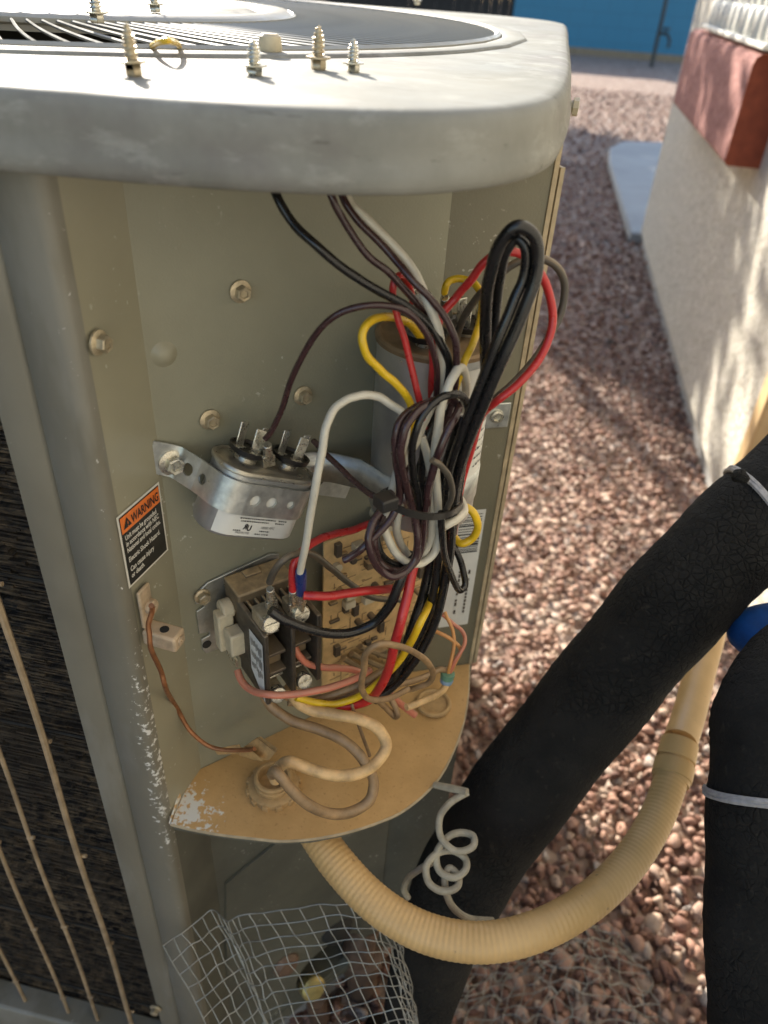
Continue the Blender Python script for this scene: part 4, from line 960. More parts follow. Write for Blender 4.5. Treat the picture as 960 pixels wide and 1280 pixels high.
# flag of brown tape where the copper wire meets the cables
fp = MB(); fpts = [dep(px, py, t) for px, py, t in ((303, 930, .489), (322, 923, .487), (341, 938, .484), (337, 951, .482), (318, 947, .483), (302, 940, .487))]
fq = lambda l: [dep(*p) for p in l]
fp.prism(fq([(268, 936, .485), (300, 930, .480), (303, 942, .480), (272, 943, .486)]), Vector((0, -.001, .001)))
fp.prism(fq([(296, 940, .480), (322, 921, .474), (345, 940, .470), (336, 950, .474), (318, 947, .476)]), Vector((.0005, -.0015, .0015)))
fp.prism(fq([(300, 934, .478), (314, 938, .470), (330, 952, .468), (316, 950, .472), (298, 944, .476)]), Vector((.0005, -.001, .002)))
fp.prism(fq([(322, 922, .473), (345, 941, .466), (347, 936, .466), (326, 921, .470)]), Vector((.0005, -.001, .002))); tag(fp.build('tape_flag', MT['tape'], bevel=.0006), 'flag of dry brown tape round the cables at the conduit nut', 'tape')

# ================================================================== WIRES
def cable(name, label, m, wpx, pts, cat_='wire', group='wires in the control compartment', seg=8, n=10, depth=None, taper=None):
    P = []
    for p in pts:
        P.append(p if isinstance(p, Vector) else pn(p[0], p[1], p[2]))
    mid = P[len(P) // 2] - Vector((0, 0, H)); dz = float(np.array(mid) @ M[:, 2])
    r = wpx / 2 / F * dz if depth is None else depth
    C = cat(P, seg); rg_ = random.Random(len(label) * 131 + int(C[0].x * 1e6)); a1_, a2_, a3_ = (rg_.uniform(0, 6.28) for _ in range(3))
    for i_ in range(1, len(C) - 1):
        q_ = i_ / 7.0; C[i_] = C[i_] + Vector((math.sin(q_ * 1.7 + a1_) + .6 * math.sin(q_ * 4.1 + a2_), math.sin(q_ * 2.3 + a3_), .8 * math.sin(q_ * 1.9 + a2_) + .5 * math.sin(q_ * 5.0 + a1_))) * .00013
    mb = MB().tube(C, [r * (1 + .012 * math.sin(i_ * .9 + a1_)) for i_ in range(len(C))], n)
    return tag(mb.build(name, MT[m], origin=C[0], sharp=60), label, cat_, group)
cable('black_wire', 'thick black wire sweeping down from under the cap, farthest left at the top', 'w_black', 11, [(338, 225, .035), (347, 246, .04), (362, 274, .045), (395, 307, .055), (437, 341, .062), (474, 364, .068), (507, 382, .073), (537, 407, .077), (553, 432, .08), (561, 457, .08), (557, 490, .08), (543, 525, .078), (530, 560, .078), (527, 600, .078), (527, 640, .078), (522, 665, .078)])
cable('brown_wire', 'brown wire from under the cap running just right of the thick black one', 'w_brown', 9.5, [(411, 232, .05), (416, 249, .052), (428, 274, .054), (457, 316, .060), (487, 341, .065), (516, 374, .069), (535, 395, .071), (549, 425, .072), (553, 460, .072), (548, 500, .072), (535, 540, .072)])
cable('brown_wire', 'brown wire from under the cap lying against the white one', 'w_brown', 9.5, [(426, 236, .046), (430, 251, .048), (449, 278, .053), (487, 316, .062), (515, 350, .072), (537, 373, .078), (553, 391, .081), (564, 412, .084), (570, 433, .085), (571, 457, .084), (568, 490, .082), (556, 530, .08), (545, 570, .078)])
cable('white_wire', 'white wire coming down from under the cap between two brown wires', 'w_white', 11, [(430, 236, .044), (436, 251, .046), (450, 267, .05), (487, 303, .058), (516, 337, .066), (537, 384, .076), (546, 408, .078), (552, 438, .078), (553, 461, .078), (549, 484, .077), (540, 506, .077), (526, 538, .077), (518, 555, .078), (506, 575, .079), (492, 609, .079), (484, 635, .08), (480, 655, .081), (486, 675, .083), (496, 692, .085), (510, 703, .086), (527, 704, .086), (542, 692, .086), (548, 672, .086), (548, 645, .086), (546, 605, .086), (543, 568, .086), (547, 540, .087), (552, 507, .088), (560, 484, .088), (567, 469, .087), (575, 460, .085), (581, 468, .08), (582, 490, .074), (578, 512, .068)])
cable('white_wire', 'white wire making the inner bend of the tied coil', 'w_white', 10, [(527, 545, .078), (533, 567, .08), (538, 590, .082), (540, 620, .083), (540, 655, .084), (537, 678, .083), (527, 695, .082), (515, 699, .080), (506, 688, .078), (499, 675, .077), (496, 655, .076), (500, 630, .074)])
cable('white_wire', 'white wire arching over from the blue crimp to the tied coil', 'w_white', 11, [(375, 716, .062), (380, 690, .066), (388, 645, .070), (395, 607, .072), (402, 565, .072), (408, 532, .070), (419, 511, .068), (434, 499, .068), (452, 494, .069), (472, 496, .071), (490, 506, .074), (505, 519, .077), (508, 540, .079), (498, 580, .079), (490, 612, .079)])
cable('brown_wire', 'brown wire down the left side of the tied coil, ending in a cut tip', 'w_brown', 10, [(558, 500, .079), (540, 502, .081), (524, 507, .083), (508, 517, .085), (498, 531, .087), (494, 551, .088), (495, 577, .088), (499, 600, .088), (500, 620, .087), (494, 638, .087), (482, 657, .088), (466, 673, .088), (452, 686, .087), (441, 694, .085), (430, 700, .083)])
cable('brown_wire', 'brown wire making the big loop below the cable tie', 'w_brown', 10, [(560, 499, .084), (545, 502, .087), (529, 508, .089), (515, 522, .090), (506, 537, .091), (501, 557, .091), (502, 580, .091), (507, 605, .090), (513, 628, .089), (519, 650, .090), (522, 672, .092), (519, 697, .093), (508, 714, .094), (491, 721, .094), (476, 713, .092), (465, 695, .091), (461, 672, .089), (466, 652, .086), (476, 637, .084), (490, 615, .08)])
cable('brown_wire', 'brown wire making the outer left loop below the cable tie', 'w_brown', 9.5, [(508, 575, .078), (500, 610, .079), (483, 640, .080), (473, 660, .083), (468, 680, .085), (473, 700, .086), (484, 711, .088), (500, 714, .089), (515, 706, .089), (525, 690, .088), (530, 660, .088), (533, 632, .09), (536, 607, .092), (543, 583, .093), (552, 556, .094), (563, 531, .093), (572, 515, .090), (572, 505, .086), (562, 499, .082)])
cable('black_wire', 'black wire making an arch and a loop in the middle of the tied coil', 'w_black', 10, [(574, 545, .076), (583, 525, .082), (585, 507, .086), (576, 494, .089), (564, 493, .09), (548, 499, .09), (532, 514, .09), (520, 537, .09), (515, 565, .089), (517, 593, .088), (522, 622, .087), (525, 650, .086), (524, 680, .085), (514, 699, .084), (497, 706, .084), (481, 698, .083), (473, 684, .082), (470, 664, .08), (478, 640, .078)])
cable('brown_wire', 'brown wire arching from the oval capacitor terminal up to the bundle', 'w_brown', 9, [(331, 549, .036), (338, 541, .038), (349, 520, .042), (362, 480, .050), (382, 438, .058), (412, 400, .066), (445, 384, .072), (485, 382, .078), (512, 392, .081), (532, 416, .082), (543, 445, .082), (547, 470, .08), (543, 505, .077), (535, 530, .076)])
cable('brown_wire', 'thin brown wire from the right terminal of the oval capacitor to the cable tie', 'w_brown', 8, [(392, 551, .034), (397, 556, .038), (408, 569, .046), (432, 591, .060), (455, 612, .074), (470, 622, .082), (486, 628, .084)])
cable('red_wire', 'thin red wire with a tight hook above the round capacitor', 'w_red', 9.5, [(516, 378, .056), (513, 362, .058), (507, 349, .060), (498, 345, .062), (492, 353, .063), (492, 374, .064), (498, 400, .066), (507, 430, .069), (517, 470, .073), (526, 507, .077), (530, 535, .076)])
cable('red_wire', 'red wire rising in the big open loop at the right of the bundle', 'w_red', 11, [(541, 520, .070), (540, 496, .070), (541, 461, .070), (542, 425, .069), (552, 395, .067), (570, 372, .068), (588, 350, .072), (605, 329, .076), (625, 316, .080), (650, 317, .084), (673, 338, .088), (688, 372, .091), (690, 408, .094), (673, 450, .096), (648, 480, .096), (620, 502, .092), (603, 518, .082), (590, 560, .074), (576, 610, .070), (569, 650, .068), (565, 690, .067)])
cable('red_wire', 'thick red wire dropping from the coil down to the lower right of the contactor', 'w_red', 12.5, [(528, 655, .070), (522, 690, .073), (516, 713, .078), (509, 745, .082), (500, 780, .086), (492, 812, .086), (486, 836, .083), (474, 860, .078), (461, 875, .072), (443, 882, .066), (420, 884, .06)])
cable('red_wire', 'bright red wire running level from the contactor terminal to the bundle', 'w_red', 11.5, [(379, 744, .060), (397, 745, .064), (412, 745, .066), (430, 742, .067), (455, 739, .068), (480, 737, .068), (500, 734, .066)])
cable('red_wire', 'printed red wire running up along the top edge of the circuit board', 'w_red', 10, [(366, 738, .056), (366, 715, .056), (369, 700, .055), (384, 683, .052), (403, 673, .048), (420, 667, .044), (445, 661, .040), (465, 654, .040), (485, 648, .046), (505, 640, .06)])
cable('faded_red_wire', 'faded red wire from the cream coil terminal crossing in front of the contactor', 'w_pink', 9.5, [(297, 838, .030), (303, 852, .037), (314, 863, .045), (335, 868, .056), (366, 868, .063), (397, 863, .068), (420, 857, .070), (445, 848, .070), (462, 838, .066)])
cable('faded_red_wire', 'faded salmon wire leaving the right side of the contactor towards the board', 'w_pink', 9, [(367, 808, .046), (372, 817, .048), (384, 829, .050), (403, 834, .052), (425, 835, .054), (447, 839, .054), (458, 846, .05)])
cable('faded_red_wire', 'short faded red wire end lying on the shelf', 'w_pink', 9, [(480, 862, .062), (492, 872, .066), (506, 884, .070), (519, 894, .074)])
cable('black_wire', 'thick black wire from the front contactor screw bowing up to the bundle', 'w_black', 12.5, [(338, 763, .056), (353, 773, .060), (378, 784, .064), (405, 791, .067), (436, 791, .070), (466, 780, .074), (486, 759, .078), (497, 735, .079), (504, 715, .078), (512, 690, .072)])
cable('grey_black_wire', 'dusty black wire arching from the rear contactor terminal across the board', 'w_dusty', 9, [(337, 728, .050), (343, 714, .054), (353, 701, .056), (365, 694, .056), (380, 691, .054), (396, 696, .050), (416, 712, .044), (442, 733, .040), (467, 747, .038), (500, 750, .040)])
# flat pair of black conductors in the tall loop
la = [(607, 500, .082), (607, 470, .084), (607, 407, .090), (612, 347, .096), (625, 305, .100), (647, 283, .104), (668, 296, .107), (671, 335, .108), (655, 387, .108), (630, 445, .106), (605, 503, .102), (588, 545, .098), (574, 590, .092), (566, 640, .086), (562, 690, .083), (555, 735, .082), (543, 780, .082), (522, 820, .080), (495, 855, .074), (468, 876, .068)]
lb_ = [(596, 520, .080), (608, 480, .083), (618, 407, .088), (624, 347, .093), (633, 313, .097), (647, 298, .100), (657, 311, .103), (655, 345, .104), (642, 378, .104), (618, 435, .103), (593, 500, .099), (576, 545, .095), (562, 590, .090), (554, 640, .084), (549, 690, .080), (543, 735, .079), (530, 780, .078), (512, 815, .076), (488, 848, .071), (462, 868, .066)]
cable('black_cable', 'outer black conductor of the tall narrow loop at the top of the bundle', 'w_black', 15, la, n=12)
cable('black_cable', 'inner black conductor of the tall narrow loop at the top of the bundle', 'w_black', 13, lb_, n=12)
cable('black_cable', 'thick black conductor in the left of the lower bundle passing behind the coil', 'w_black', 14, [(578, 520, .07), (566, 560, .072), (553, 610, .072), (545, 660, .070), (537, 710, .070), (528, 750, .072), (514, 790, .074), (502, 825, .074), (488, 855, .070), (470, 872, .065)], n=12)
cable('black_cable', 'black conductor at the back of the lower bundle beside the board', 'w_black', 12, [(585, 540, .075), (575, 590, .075), (568, 640, .072), (560, 700, .070), (550, 750, .068), (536, 790, .066), (516, 825, .064), (500, 850, .062), (480, 866, .060)], n=12)
cable('black_cable', 'short black conductor in the heart of the bundle behind the cable tie', 'w_black', 13, [(562, 515, .070), (545, 545, .070), (530, 575, .070), (520, 610, .070), (520, 650, .068), (530, 690, .066), (540, 725, .066), (538, 760, .068)], n=12)
cable('yellow_wire', 'yellow wire curling left of the round capacitor lid', 'w_yellow', 11, [(526, 424, .046), (513, 405, .052), (496, 398, .058), (474, 397, .064), (457, 407, .068), (453, 424, .070), (459, 445, .071), (476, 463, .072), (496, 480, .074), (509, 497, .076), (515, 515, .076), (514, 545, .074)])
cable('yellow_wire', 'yellow wire hooking over the right rear of the round capacitor', 'w_yellow', 9.5, [(556, 366, .043), (558, 356, .044), (564, 350, .044), (575, 348, .046), (592, 354, .052), (602, 372, .060), (600, 400, .068), (592, 428, .076), (581, 450, .080), (574, 470, .080), (566, 500, .074)])
cable('yellow_wire', 'yellow wire looping out at the lower right of the cable tie', 'w_yellow', 10, [(560, 640, .066), (574, 632, .074), (589, 638, .080), (597, 656, .082), (590, 674, .081), (577, 679, .078), (567, 671, .072), (560, 660, .066)])
cable('yellow_wire', 'yellow wire low in the bundle curving away towards the contactor', 'w_yellow', 9.5, [(557, 690, .056), (549, 722, .062), (538, 750, .076), (527, 775, .089), (515, 800, .088), (501, 823, .084), (484, 842, .078), (462, 862, .072), (441, 874, .066), (417, 880, .060), (395, 878, .056), (370, 872, .052)])
cable('white_wire', 'short white wire bent round the right side of the bundle by the yellow loop', 'w_white', 11, [(548, 662, .088), (560, 655, .09), (574, 647, .088), (580, 638, .084), (577, 628, .078), (568, 615, .072)])
cable('black_wire', 'thin black wire hanging in a narrow loop in front of the barcode label', 'w_black', 8.5, [(552, 640, .092), (552, 665, .092), (556, 695, .091), (566, 722, .089), (575, 738, .087), (581, 732, .085), (579, 712, .082), (571, 690, .078), (562, 675, .074)])
cable('black_wire', 'thin black wire curling along the right side of the bundle above the tie', 'w_dusty', 8, [(540, 575, .098), (550, 581, .099), (560, 594, .099), (565, 612, .097), (562, 630, .094), (553, 645, .090)])
cable('grey_wire', 'thin grey wire looping outside the cabinet edge behind the red loop', 'w_dusty', 10, [(570, 424, .050), (576, 405, .056), (588, 384, .060), (604, 363, .066), (628, 340, .072), (652, 326, .076), (678, 323, .080), (699, 338, .084), (706, 365, .086), (699, 397, .087), (678, 434, .088), (654, 466, .088), (630, 489, .086), (608, 508, .080)])
cable('grey_wire', 'dusty grey wire looping low in front of the bundle above the shelf', 'w_tan2', 9, [(510, 862, .078), (522, 859, .084), (534, 855, .088), (541, 845, .090), (536, 830, .093), (515, 814, .097), (492, 806, .099), (472, 806, .098), (458, 817, .095), (455, 835, .092), (452, 860, .088), (462, 874, .087), (485, 873, .086), (510, 861, .082)])
cable('grey_wire', 'dusty grey wire running right along the shelf to the green tape', 'w_tan2', 8, [(478, 862, .066), (492, 857, .066), (516, 851, .066), (538, 843, .066), (550, 837, .067), (559, 838, .068)])
cable('grey_wire', 'short dusty black wire bent in a narrow V on the shelf', 'w_tan2', 8, [(470, 872, .066), (484, 886, .070), (494, 896, .074), (497, 893, .075), (492, 880, .071), (484, 868, .066)])
cable('brown_cable', 'dusty brown cable curving from the contactor foot into the bundle', 'w_tan2', 10, [(352, 868, .040), (375, 876, .046), (405, 872, .052), (435, 862, .058), (458, 851, .062), (480, 838, .06)])
cable('brown_cable', 'second dusty brown cable under the yellow wire by the contactor', 'w_tan2', 9, [(360, 878, .044), (395, 880, .050), (430, 871, .056), (455, 858, .060), (476, 846, .058)])
# thermostat wires at the green tape
q0 = pn(559, 846, .070)
tp = thing('tape_band', q0, 'small band of green and pale blue tape holding thin wires above the grommet', 'tape')
MB().lathe([(.0042, -.002), (.0046, 0), (.0044, .0025)], q0 + VZ * .0012, (.1, 0, 1), 16).build('green_band', MT['greentape'], tp)
MB().lathe([(.0040, -.0025), (.0044, 0), (.0040, .0012)], q0 - VZ * .0022, (.15, 0, 1), 16).build('blue_band', MT['bluetape'], tp)
cable('orange_wire', 'thin orange wire standing nearly straight above the green tape', 'w_orange', 4.5, [(560, 842, .070), (563, 830, .070), (567, 811, .066), (566, 789, .060), (562, 778, .056), (556, 765, .050)], group='thin thermostat wires')
cable('pink_wire', 'thin pink wire bowing out to the right above the green tape', 'w_pink', 5, [(562, 842, .070), (567, 830, .071), (574, 818, .071), (581, 803, .068), (578, 789, .062), (567, 780, .056), (553, 768, .050)], group='thin thermostat wires')
cable('orange_wire', 'thin orange wire slanting left from the green tape to the board', 'w_orange', 5, [(563, 842, .070), (570, 826, .070), (576, 813, .068), (563, 799, .062), (545, 789, .054), (530, 784, .046)], group='thin thermostat wires')
cable('brown_cable', 'short tan cable curving from the tape down through the grommet', 'w_tan', 9, [(559, 850, .070), (557, 858, .072), (550, 866, .075), (535, 874, .078), (520, 880, .079), (508, 884, .078)])
# supply conductors on the shelf
cable('supply_conductor', 'pale dust coated supply conductor making the upper loop on the shelf', 'w_tan', 15, [(362, 858, .046), (371, 876, .050), (388, 887, .056), (418, 893, .066), (450, 899, .076), (473, 912, .085), (483, 931, .092), (474, 950, .096), (450, 966, .096), (418, 969, .090), (384, 960, .080), (362, 952, .072), (350, 958, .066), (344, 975, .062)], n=14)
cable('supply_conductor', 'darker dust coated supply conductor making the lower loop on the shelf', 'w_tan2', 13.5, [(330, 868, .036), (340, 884, .042), (363, 900, .052), (400, 912, .066), (432, 928, .080), (455, 951, .092), (467, 976, .100), (463, 998, .104), (446, 1012, .104), (418, 1018, .102), (386, 1006, .096), (362, 985, .088), (346, 965, .080), (340, 968, .072)], n=14)
cable('thin_cable', 'thin dark wire hanging behind the pale supply conductor loop', 'w_tan2', 4.5, [(440, 880, .066), (446, 900, .072), (455, 925, .078), (462, 945, .082)])
cable('copper_wire', 'bare copper ground wire running from the lug down to the shelf', 'copper', 6.5, [onx(189, 757, XL + .015), onx(190, 764, XL + .0135), onx(186, 778, XL + .012), onx(187, 795, XL + .0125), onx(189, 812, XL + .013), onx(202, 841, XL + .014), onx(206, 855, XL + .015), pn(220, 884, .008), pn(240, 916, .016), pn(267, 935, .026), pn(300, 938, .038), pn(318, 936, .046)], group=None)
# blue crimp and its ring terminal
q0, q1 = pn(376, 714, .062), pn(376, 741, .056)
CP = thing('crimp_terminal', q1, 'blue insulated crimp on the white wire at the contactor', 'crimp terminal')
MB().tube([q0, q0.lerp(q1, .25), q0.lerp(q1, .6), q1], [.0027, .0031, .0029, .0026], 14).build('blue_sleeve', MT['bluevinyl'], CP)
MB().tube([q1, pn(377, 752, .054), pn(377, 764, .052)], [.0022, .0026, .0012], 10).build('ring_tongue', MT['zinc'], CP)
for (px, py, d, lab_) in ((366, 738, .056, 'bare metal spade terminal on the printed red wire'), (338, 736, .050, 'bare metal spade terminal at the end of the dusty black arch'), (556, 372, .042, 'upright bare spade terminal on the yellow wire at the round capacitor'), (334, 556, .034, 'bare spade terminal on the brown arch at the oval capacitor')):
    a = pn(px, py, d); c = pn(px + 1, py + 16, d - .004)
    mb = MB().tube([a, a.lerp(c, .4), c], [.0022, .0024, .0026], 8); mb.box(c + (c - a) * .25, .0032, .0014, .0045, (VU, VN, (c - a).normalized()))
    tag(mb.build('spade_terminal', MT['zinc'], bevel=.0003), lab_, 'terminal', 'spade terminals on wires')
# cable tie
tpts = [(472, 622, .090), (490, 632, .096), (508, 640, .0985), (530, 645, .0985), (552, 645, .0965), (568, 639, .0915), (577, 628, .084), (570, 612, .074), (545, 600, .066), (510, 605, .064), (484, 614, .072)]
C = cat([pn(*p) for p in tpts] + [pn(*tpts[0])], 6)
TI = thing('cable_tie', C[0], 'black plastic cable tie cinched round the middle of the wire bundle', 'cable tie')
tm = MB()
for i in range(len(C) - 1):
    a, c = C[i], C[i + 1]; t = (c - a).normalized(); nn = t.cross(VZ).normalized()
    hz_ = (VZ - t * VZ.dot(t)).normalized(); nn = hz_.cross(t)
    tm.add([p + hz_ * s + nn * o for p in (a, c) for s in (-.0017, .0017) for o in (-.0006, .0006)], [(0, 4, 6, 2), (1, 3, 7, 5), (0, 1, 5, 4), (2, 6, 7, 3)])
tm.build('strap_loop', MT['blackpl'], TI)
c = pn(482, 627, .098); MB().box(c, .0042, .0030, .0042, basis(VN, VU)).build('tie_head', MT['blackpl'], TI, bevel=.0008)

# ================================================================== PIPES AND CORDS OUTSIDE
def pix(pts): return [dep(*p) for p in pts]
# tan ribbed conduit
wp_ = cat(pix([(372, 1000, .512), (392, 1036, .502), (424, 1082, .488), (472, 1131, .474), (530, 1165, .465), (600, 1178, .460), (670, 1164, .464), (738, 1126, .480), (788, 1076, .505), (822, 1020, .530), (842, 965, .550)]), 26)
WH = thing('conduit_whip', wp_[0], 'tan ribbed electrical conduit looping from under the shelf past the black pipe', 'conduit')
k = len(wp_); rib = [(.0118 + .0005 * math.cos(2 * math.pi * i / 3.0)) for i in range(k)]
dense = []
cum = 0; acc = [wp_[0]]
tot = sum((wp_[i + 1] - wp_[i]).length for i in range(k - 1)); NN = int(tot / .00095)
cl_l = [0]
for i in range(k - 1): cl_l.append(cl_l[-1] + (wp_[i + 1] - wp_[i]).length)
j = 0
for q in range(NN + 1):
    s_a = tot * q / NN
    while j < k - 2 and cl_l[j + 1] < s_a: j += 1
    dense.append(wp_[j].lerp(wp_[j + 1], (s_a - cl_l[j]) / max(1e-9, cl_l[j + 1] - cl_l[j])))
MB().tube(dense, [.01155 + .00017 * math.cos(2 * math.pi * q * .00095 / .0034) for q in range(NN + 1)], 20).build('ribbed_hose', MT['whip'], WH, sharp=80)
fa, fb_ = dep(838, 978, .547), dep(850, 928, .563); fd_ = (fb_ - fa)
MB().tube([fa, fa + fd_ * .1, fa + fd_ * .12, fa + fd_ * .45, fa + fd_ * .47, fa + fd_ * .53, fa + fd_ * .55, fb_], [.0128, .0132, .0140, .0142, .0128, .0128, .0138, .0132], 24).build('coupling', MT['whip'], WH, sharp=30)
up_ = cat([fb_] + pix([(862, 890, .59), (876, 835, .625), (886, 800, .65), (905, 730, .74), (960, 655, .95)]), 10)
MB().tube(up_, .0122, 18).build('straight_conduit', MT['whip'], WH)
# black insulated pipes
def foam_pipe(name, label, pts, rad, seed, pre=(), post=()):
    pts = list(pre) + list(pts) + list(post)
    C = cat(pts, 14); rg = random.Random(seed); t = thing(name, C[0], label, 'pipe', 'black insulated pipes')
    rr = [r * (1 + .02 * math.sin(i * .35 + seed) + rg.uniform(-.008, .008)) for i, r in enumerate(np.interp(np.linspace(0, 1, len(C)), np.linspace(0, 1, len(rad)), rad))]
    MB().tube(C, rr, 40).build('foam_sleeve', MT['foam'], t, sharp=80); return t, C
P1, C1 = foam_pipe('insulated_pipe', 'thick black foam insulated pipe slanting up to the right from the foot of the unit', pix([(505, 1345, .62), (528, 1240, .615), (556, 1150, .60), (596, 1068, .578), (662, 974, .555), (748, 866, .532), (808, 793, .516), (880, 713, .505), (955, 641, .500), (1030, 574, .500), (1090, 525, .51)]), [.024, .026, .0295, .0345, .0365, .036, .0352, .0352, .0352, .0352, .0352, .0352, .0352], 3, pre=[Vector((-.02, .37, -.02))], post=[Vector((.44, .60, .80)), Vector((.54, .68, .84))])
P2, C2 = foam_pipe('insulated_pipe', 'black foam insulated pipe at the right edge, bent over and tied with string', pix([(982, 1290, .40), (979, 1150, .40), (978, 1020, .402), (980, 950, .405), (995, 890, .412), (1040, 845, .425), (1110, 815, .44)]), [.0385, .0385, .0385, .038, .036, .0385, .0400, .039, .039, .038, .038], 5, pre=[dep(992, 1500, .42), ], post=[Vector((.42, .42, .62)), Vector((.54, .46, .66))])
def ring(name, C, i, rad, m, tw, label, tilt=(0, 0, 0), n=36):
    c = C[i]; t = (C[i + 1] - C[i - 1]).normalized(); z = (t + Vector(tilt)).normalized(); x, y, z = basis(z, (0, 0, 1))
    b = MB()
    for s in (-1, 1):
        pts = [c + (x * math.cos(a) + y * math.sin(a)) * (rad + .0004 * math.sin(a * 9 + s)) + z * (s * tw * .55 + .0009 * math.sin(a * 2 + 1)) for a in np.linspace(0, 2 * math.pi, n + 1)[:-1]]
        b.tube(pts, tw, 6, close=True)
    return tag(b.build(name, MT[m]), label, 'string', 'strings tied round the pipes')
def nearest(C, px, py):
    best = None
    for i, p in enumerate(C):
        v = M.T @ (np.array(p) - np.array([0, 0, H])); s = (480 + F * v[0] / v[2] - px) ** 2 + (640 + F * v[1] / v[2] - py) ** 2
        if best is None or s < best[0]: best = (s, i)
    return best[1]
ring('string_tie', C1, nearest(C1, 958, 640), .0360, 'string', .0017, 'grey string tied round the upper end of the slanting black pipe', (.5, .0, .35))
ring('string_tie', C2, nearest(C2, 978, 1000), .0376, 'string', .0016, 'white string tied round the bent black pipe at the right edge', (.0, .35, .1))
cut = MB().tube(cat(pix([(918, 588, .47), (925, 595, .468), (935, 601, .465)]), 4), [.001, .003, .0045, .005, .005, .004, .0035, .003, .002], 8); cut.build('foam_flap', MT['foam'], P1)
b_l = MB(); bc_ = dep(962, 786, .50); ax_ = basis((dep(1000, 780, .5) - bc_), (0, 0, 1))
b_l.lathe([(0, -.027), (.007, -.0255), (.0125, -.021), (.0155, -.014), (.0168, -.004), (.0170, .01), (.0170, .05)], bc_, ax_[2], 28); tag(b_l.build('blue_grip', MT['bluefoam']), 'rounded blue rubber grip poking in between the two black pipes', 'grip')
# coiled grey cord by the pipe
cd = pix([(585, 990, .492), (572, 997, .492), (560, 1006, .490), (550, 1021, .489), (551, 1046, .487), (570, 1064, .484), (591, 1058, .486), (592, 1046, .49), (580, 1041, .493), (562, 1045, .490), (546, 1066, .486), (549, 1088, .483), (567, 1097, .480), (582, 1087, .482), (582, 1074, .487), (568, 1064, .489), (548, 1066, .486), (533, 1082, .482), (536, 1103, .478), (553, 1114, .476), (571, 1109, .478), (573, 1096, .484), (562, 1085, .486), (556, 1098, .484), (559, 1120, .482), (568, 1136, .484), (586, 1148, .488), (616, 1151, .496)])
Cc = cat(cd, 9); tag(MB().tube(Cc, [.0023] * len(Cc), 10).build('coiled_cord', MT['greycord'], origin=Cc[0]), 'grey sun bleached thermostat cord coiled against the black pipe', 'cord')
Cc = cat(pix([(540, 1078, .50), (524, 1087, .505), (510, 1098, .51), (505, 1112, .515), (510, 1122, .52)]), 6); tag(MB().tube(Cc, .0022, 8).build('cord_end', MT['greycord'], origin=Cc[0]), 'stub of grey cord disappearing behind the unit left of the coil', 'cord')
b = MB(); a, c = dep(543, 981, .505), dep(584, 990, .490); b.tube([a, a.lerp(c, .5), c], [.0022, .0026, .0024], 8); tag(b.build('strap_end', MT['greycord'], origin=a), 'short pale plastic strap end between the shelf and the cord', 'strap')

# ---- hardware cloth
def mesh_sheet(name, label, rows, nu, nv, crin, seed, r=.00042, m='wiremesh'):
    rg = np.random.default_rng(seed); R = [pix(x) for x in rows]
    fine = [cat(x, 10) for x in R]; cols = [cat([f[i] for f in fine], 8) for i in range(len(fine[0]))]
    G = np.array([[p[:] for p in c] for c in cols])       # [i along row][j down]
    ni, nj = G.shape[:2]
    def smp(a, b):
        x, y = a * (ni - 1), b * (nj - 1); i, j = min(int(x), ni - 2), min(int(y), nj - 2); fx, fy = x - i, y - j
        return G[i, j] * (1 - fx) * (1 - fy) + G[i + 1, j] * fx * (1 - fy) + G[i, j + 1] * (1 - fx) * fy + G[i + 1, j + 1] * fx * fy
    off = rg.normal(0, crin, (nu + 1, nv + 1, 3)); b = MB()
    P = [[Vector(smp(i / nu, j / nv) + off[i, j]) for j in range(nv + 1)] for i in range(nu + 1)]
    for i in range(nu + 1): b.tube(cat(P[i], 3), r, 5)
    for j in range(nv + 1): b.tube(cat([P[i][j] for i in range(nu + 1)], 3), r, 5)
    return tag(b.build(name, MT[m]), label, 'wire mesh', 'scraps of wire mesh')
rows = []
for sh_, dy in ((0, 0), (24, 42), (46, 84), (66, 126), (86, 170), (108, 215)):
    rows.append([(205 + sh_, 1183 + dy, .535), (236 + sh_, 1160 + dy, .54), (266 + sh_ * .9, 1139 + dy, .545), (283 + sh_ * .7, 1150 + dy * .95, .535), (300 + sh_ * .8, 1145 + dy * .9, .53), (350 + sh_ * .95, 1138 + dy * .9, .525), (410 + sh_ * .8, 1130 + dy * .85, .52), (455 + sh_ * .6, 1134 + dy * .8, .52), (480 + sh_ * .45, 1146 + dy * .75, .53), (497 + sh_ * .3, 1163 + dy * .7, .54), (488 + sh_ * .25, 1178 + dy * .65, .548)])
mesh_sheet('wire_mesh', 'crumpled square wire mesh leaning against the foot of the unit in front of the valves', rows, 26, 12, .0006, 4)
def gz(px, py, h):
    p = onz(px, py, h - H); v = M.T @ (np.array(p) - np.array([0, 0, H])); return (px, py, float(v[2]))
rows = [[gz(600, 1172, .04), gz(660, 1160, .05), gz(715, 1150, .055), gz(765, 1160, .05)],
        [gz(572, 1205, .035), gz(640, 1195, .05), gz(715, 1180, .07), gz(795, 1200, .045)],
        [gz(545, 1250, .03), gz(620, 1235, .045), gz(705, 1225, .06), gz(820, 1245, .04)],
        [gz(530, 1300, .03), gz(600, 1290, .04), gz(700, 1290, .05), gz(845, 1300, .035)]]
mesh_sheet('wire_mesh', 'flattened scrap of wire mesh lying on the gravel under the conduit', rows, 19, 12, .0035, 9, .0005)

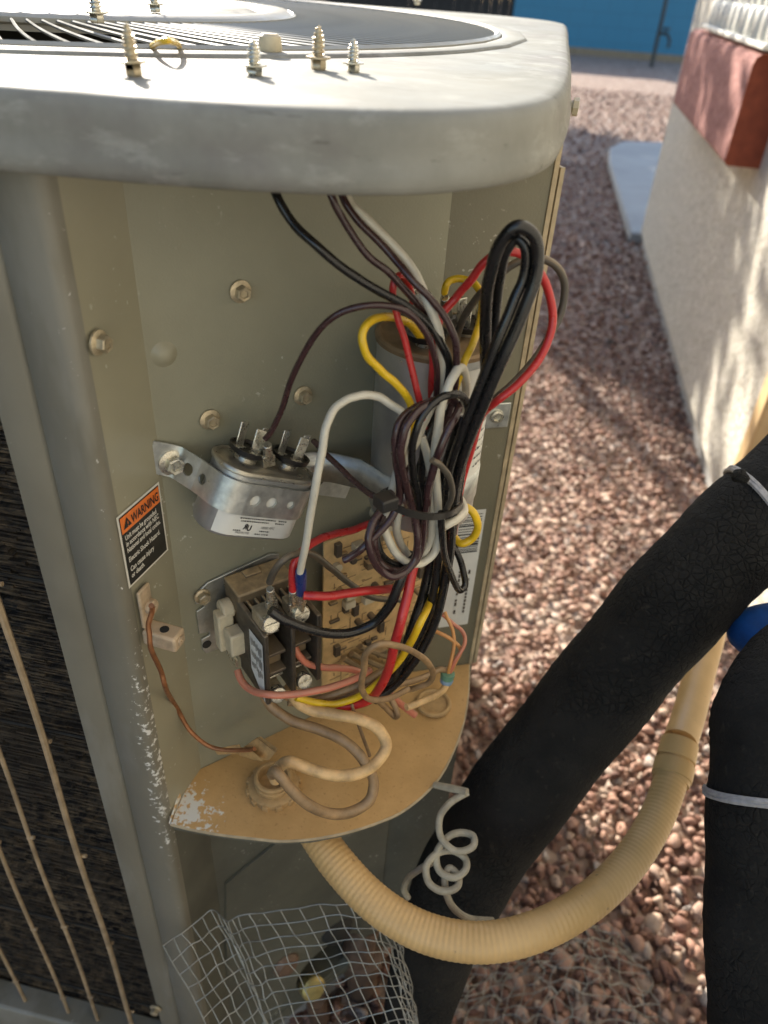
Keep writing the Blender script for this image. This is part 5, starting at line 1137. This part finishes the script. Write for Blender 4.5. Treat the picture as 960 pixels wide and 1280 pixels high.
# ---- loose screws standing on the cap, a rubber foot and a yellow cord loop
def loose_screw(px, py, hgt, r, m, label, z=-.0352, lean=(0, 0)):
    o = onz(px, py, z); t = thing('loose_screw', o, label, 'screw', 'screws left on the cap')
    ax = Vector((lean[0], lean[1], 1)).normalized()
    MB().lathe([(r * .9, 0), (r, .0006), (r, hgt * .24), (r * 1.0, hgt * .25)], o, ax, 6).build('hex_head', MT[m], t, bevel=.0003)
    MB().lathe([(r * 1.05, hgt * .24), (r * 1.55, hgt * .27), (r * 1.55, hgt * .31), (r * .8, hgt * .34)], o, ax, 20).build('washer_flange', MT[m], t)
    z0, z1 = hgt * .33, hgt; x_, y_, ax = basis(ax)
    sb_ = MB().lathe([(r * .56, z0 - hgt * .04), (r * .55, z0 + (z1 - z0) * .6), (r * .30, z1 - hgt * .04), (0, z1 + hgt * .05)], o, ax, 14)
    hp, hr = [], []
    for k in range(97):
        f = k / 96; a = f * 6 * 2 * math.pi; tp = 1 - max(0, f - .6) * 1.4
        hp.append(o + ax * (z0 + (z1 - z0) * f) + (x_ * math.cos(a) + y_ * math.sin(a)) * r * .66 * tp); hr.append(r * .15 * tp)
    sb_.tube(hp, hr, 6); sb_.build('threaded_shank', MT[m], t, sharp=40); return t
loose_screw(168, 95, .0150, .0030, 'gold', 'brownish sheet metal screw standing on the cap, leftmost along the front edge', lean=(-.05, 0))
loose_screw(318, 94, .0112, .0031, 'zinc', 'short bright screw standing on the cap in front of the rubber bump')
loose_screw(398, 87, .0148, .0032, 'gold', 'tall brownish screw standing on the cap between two bright screws')
loose_screw(441, 90, .0112, .0028, 'zinc', 'short bright screw standing on the cap, rightmost along the front edge')
loose_screw(122, 29, .0165, .0038, 'zinc', 'bright screw standing on the white hub cover', z=-.031)
loose_screw(194, 15, .0150, .0036, 'zinc', 'bright screw standing on the far side of the hub cover', z=-.031)
loose_screw(521, 6, .0150, .0036, 'zinc', 'screw standing on the far rim of the fan opening', z=-.0336)
o = onz(338, 64, -.0336); lat2 = MB().lathe([(.0050, 0), (.0054, .001), (.0048, .0058), (.0036, .0068), (0, .007)], o, VZ, 18); tag(lat2.build('rubber_bump', MT['creampl'], bevel=0), 'small tan rubber bump sitting on the rim of the fan opening', 'bump')
Cy = cat([onz(188, 62, -.036), onz(190, 58, -.033), onz(198, 53, -.029), onz(208, 51, -.0275), onz(219, 53, -.029), onz(224, 58, -.033), onz(224, 62, -.037)], 6)
tag(MB().tube(Cy, .0012, 8).build('plastic_loop', MT['w_yellow'], origin=Cy[0]), 'small loop of yellow plastic poking up through the fan guard', 'loop')
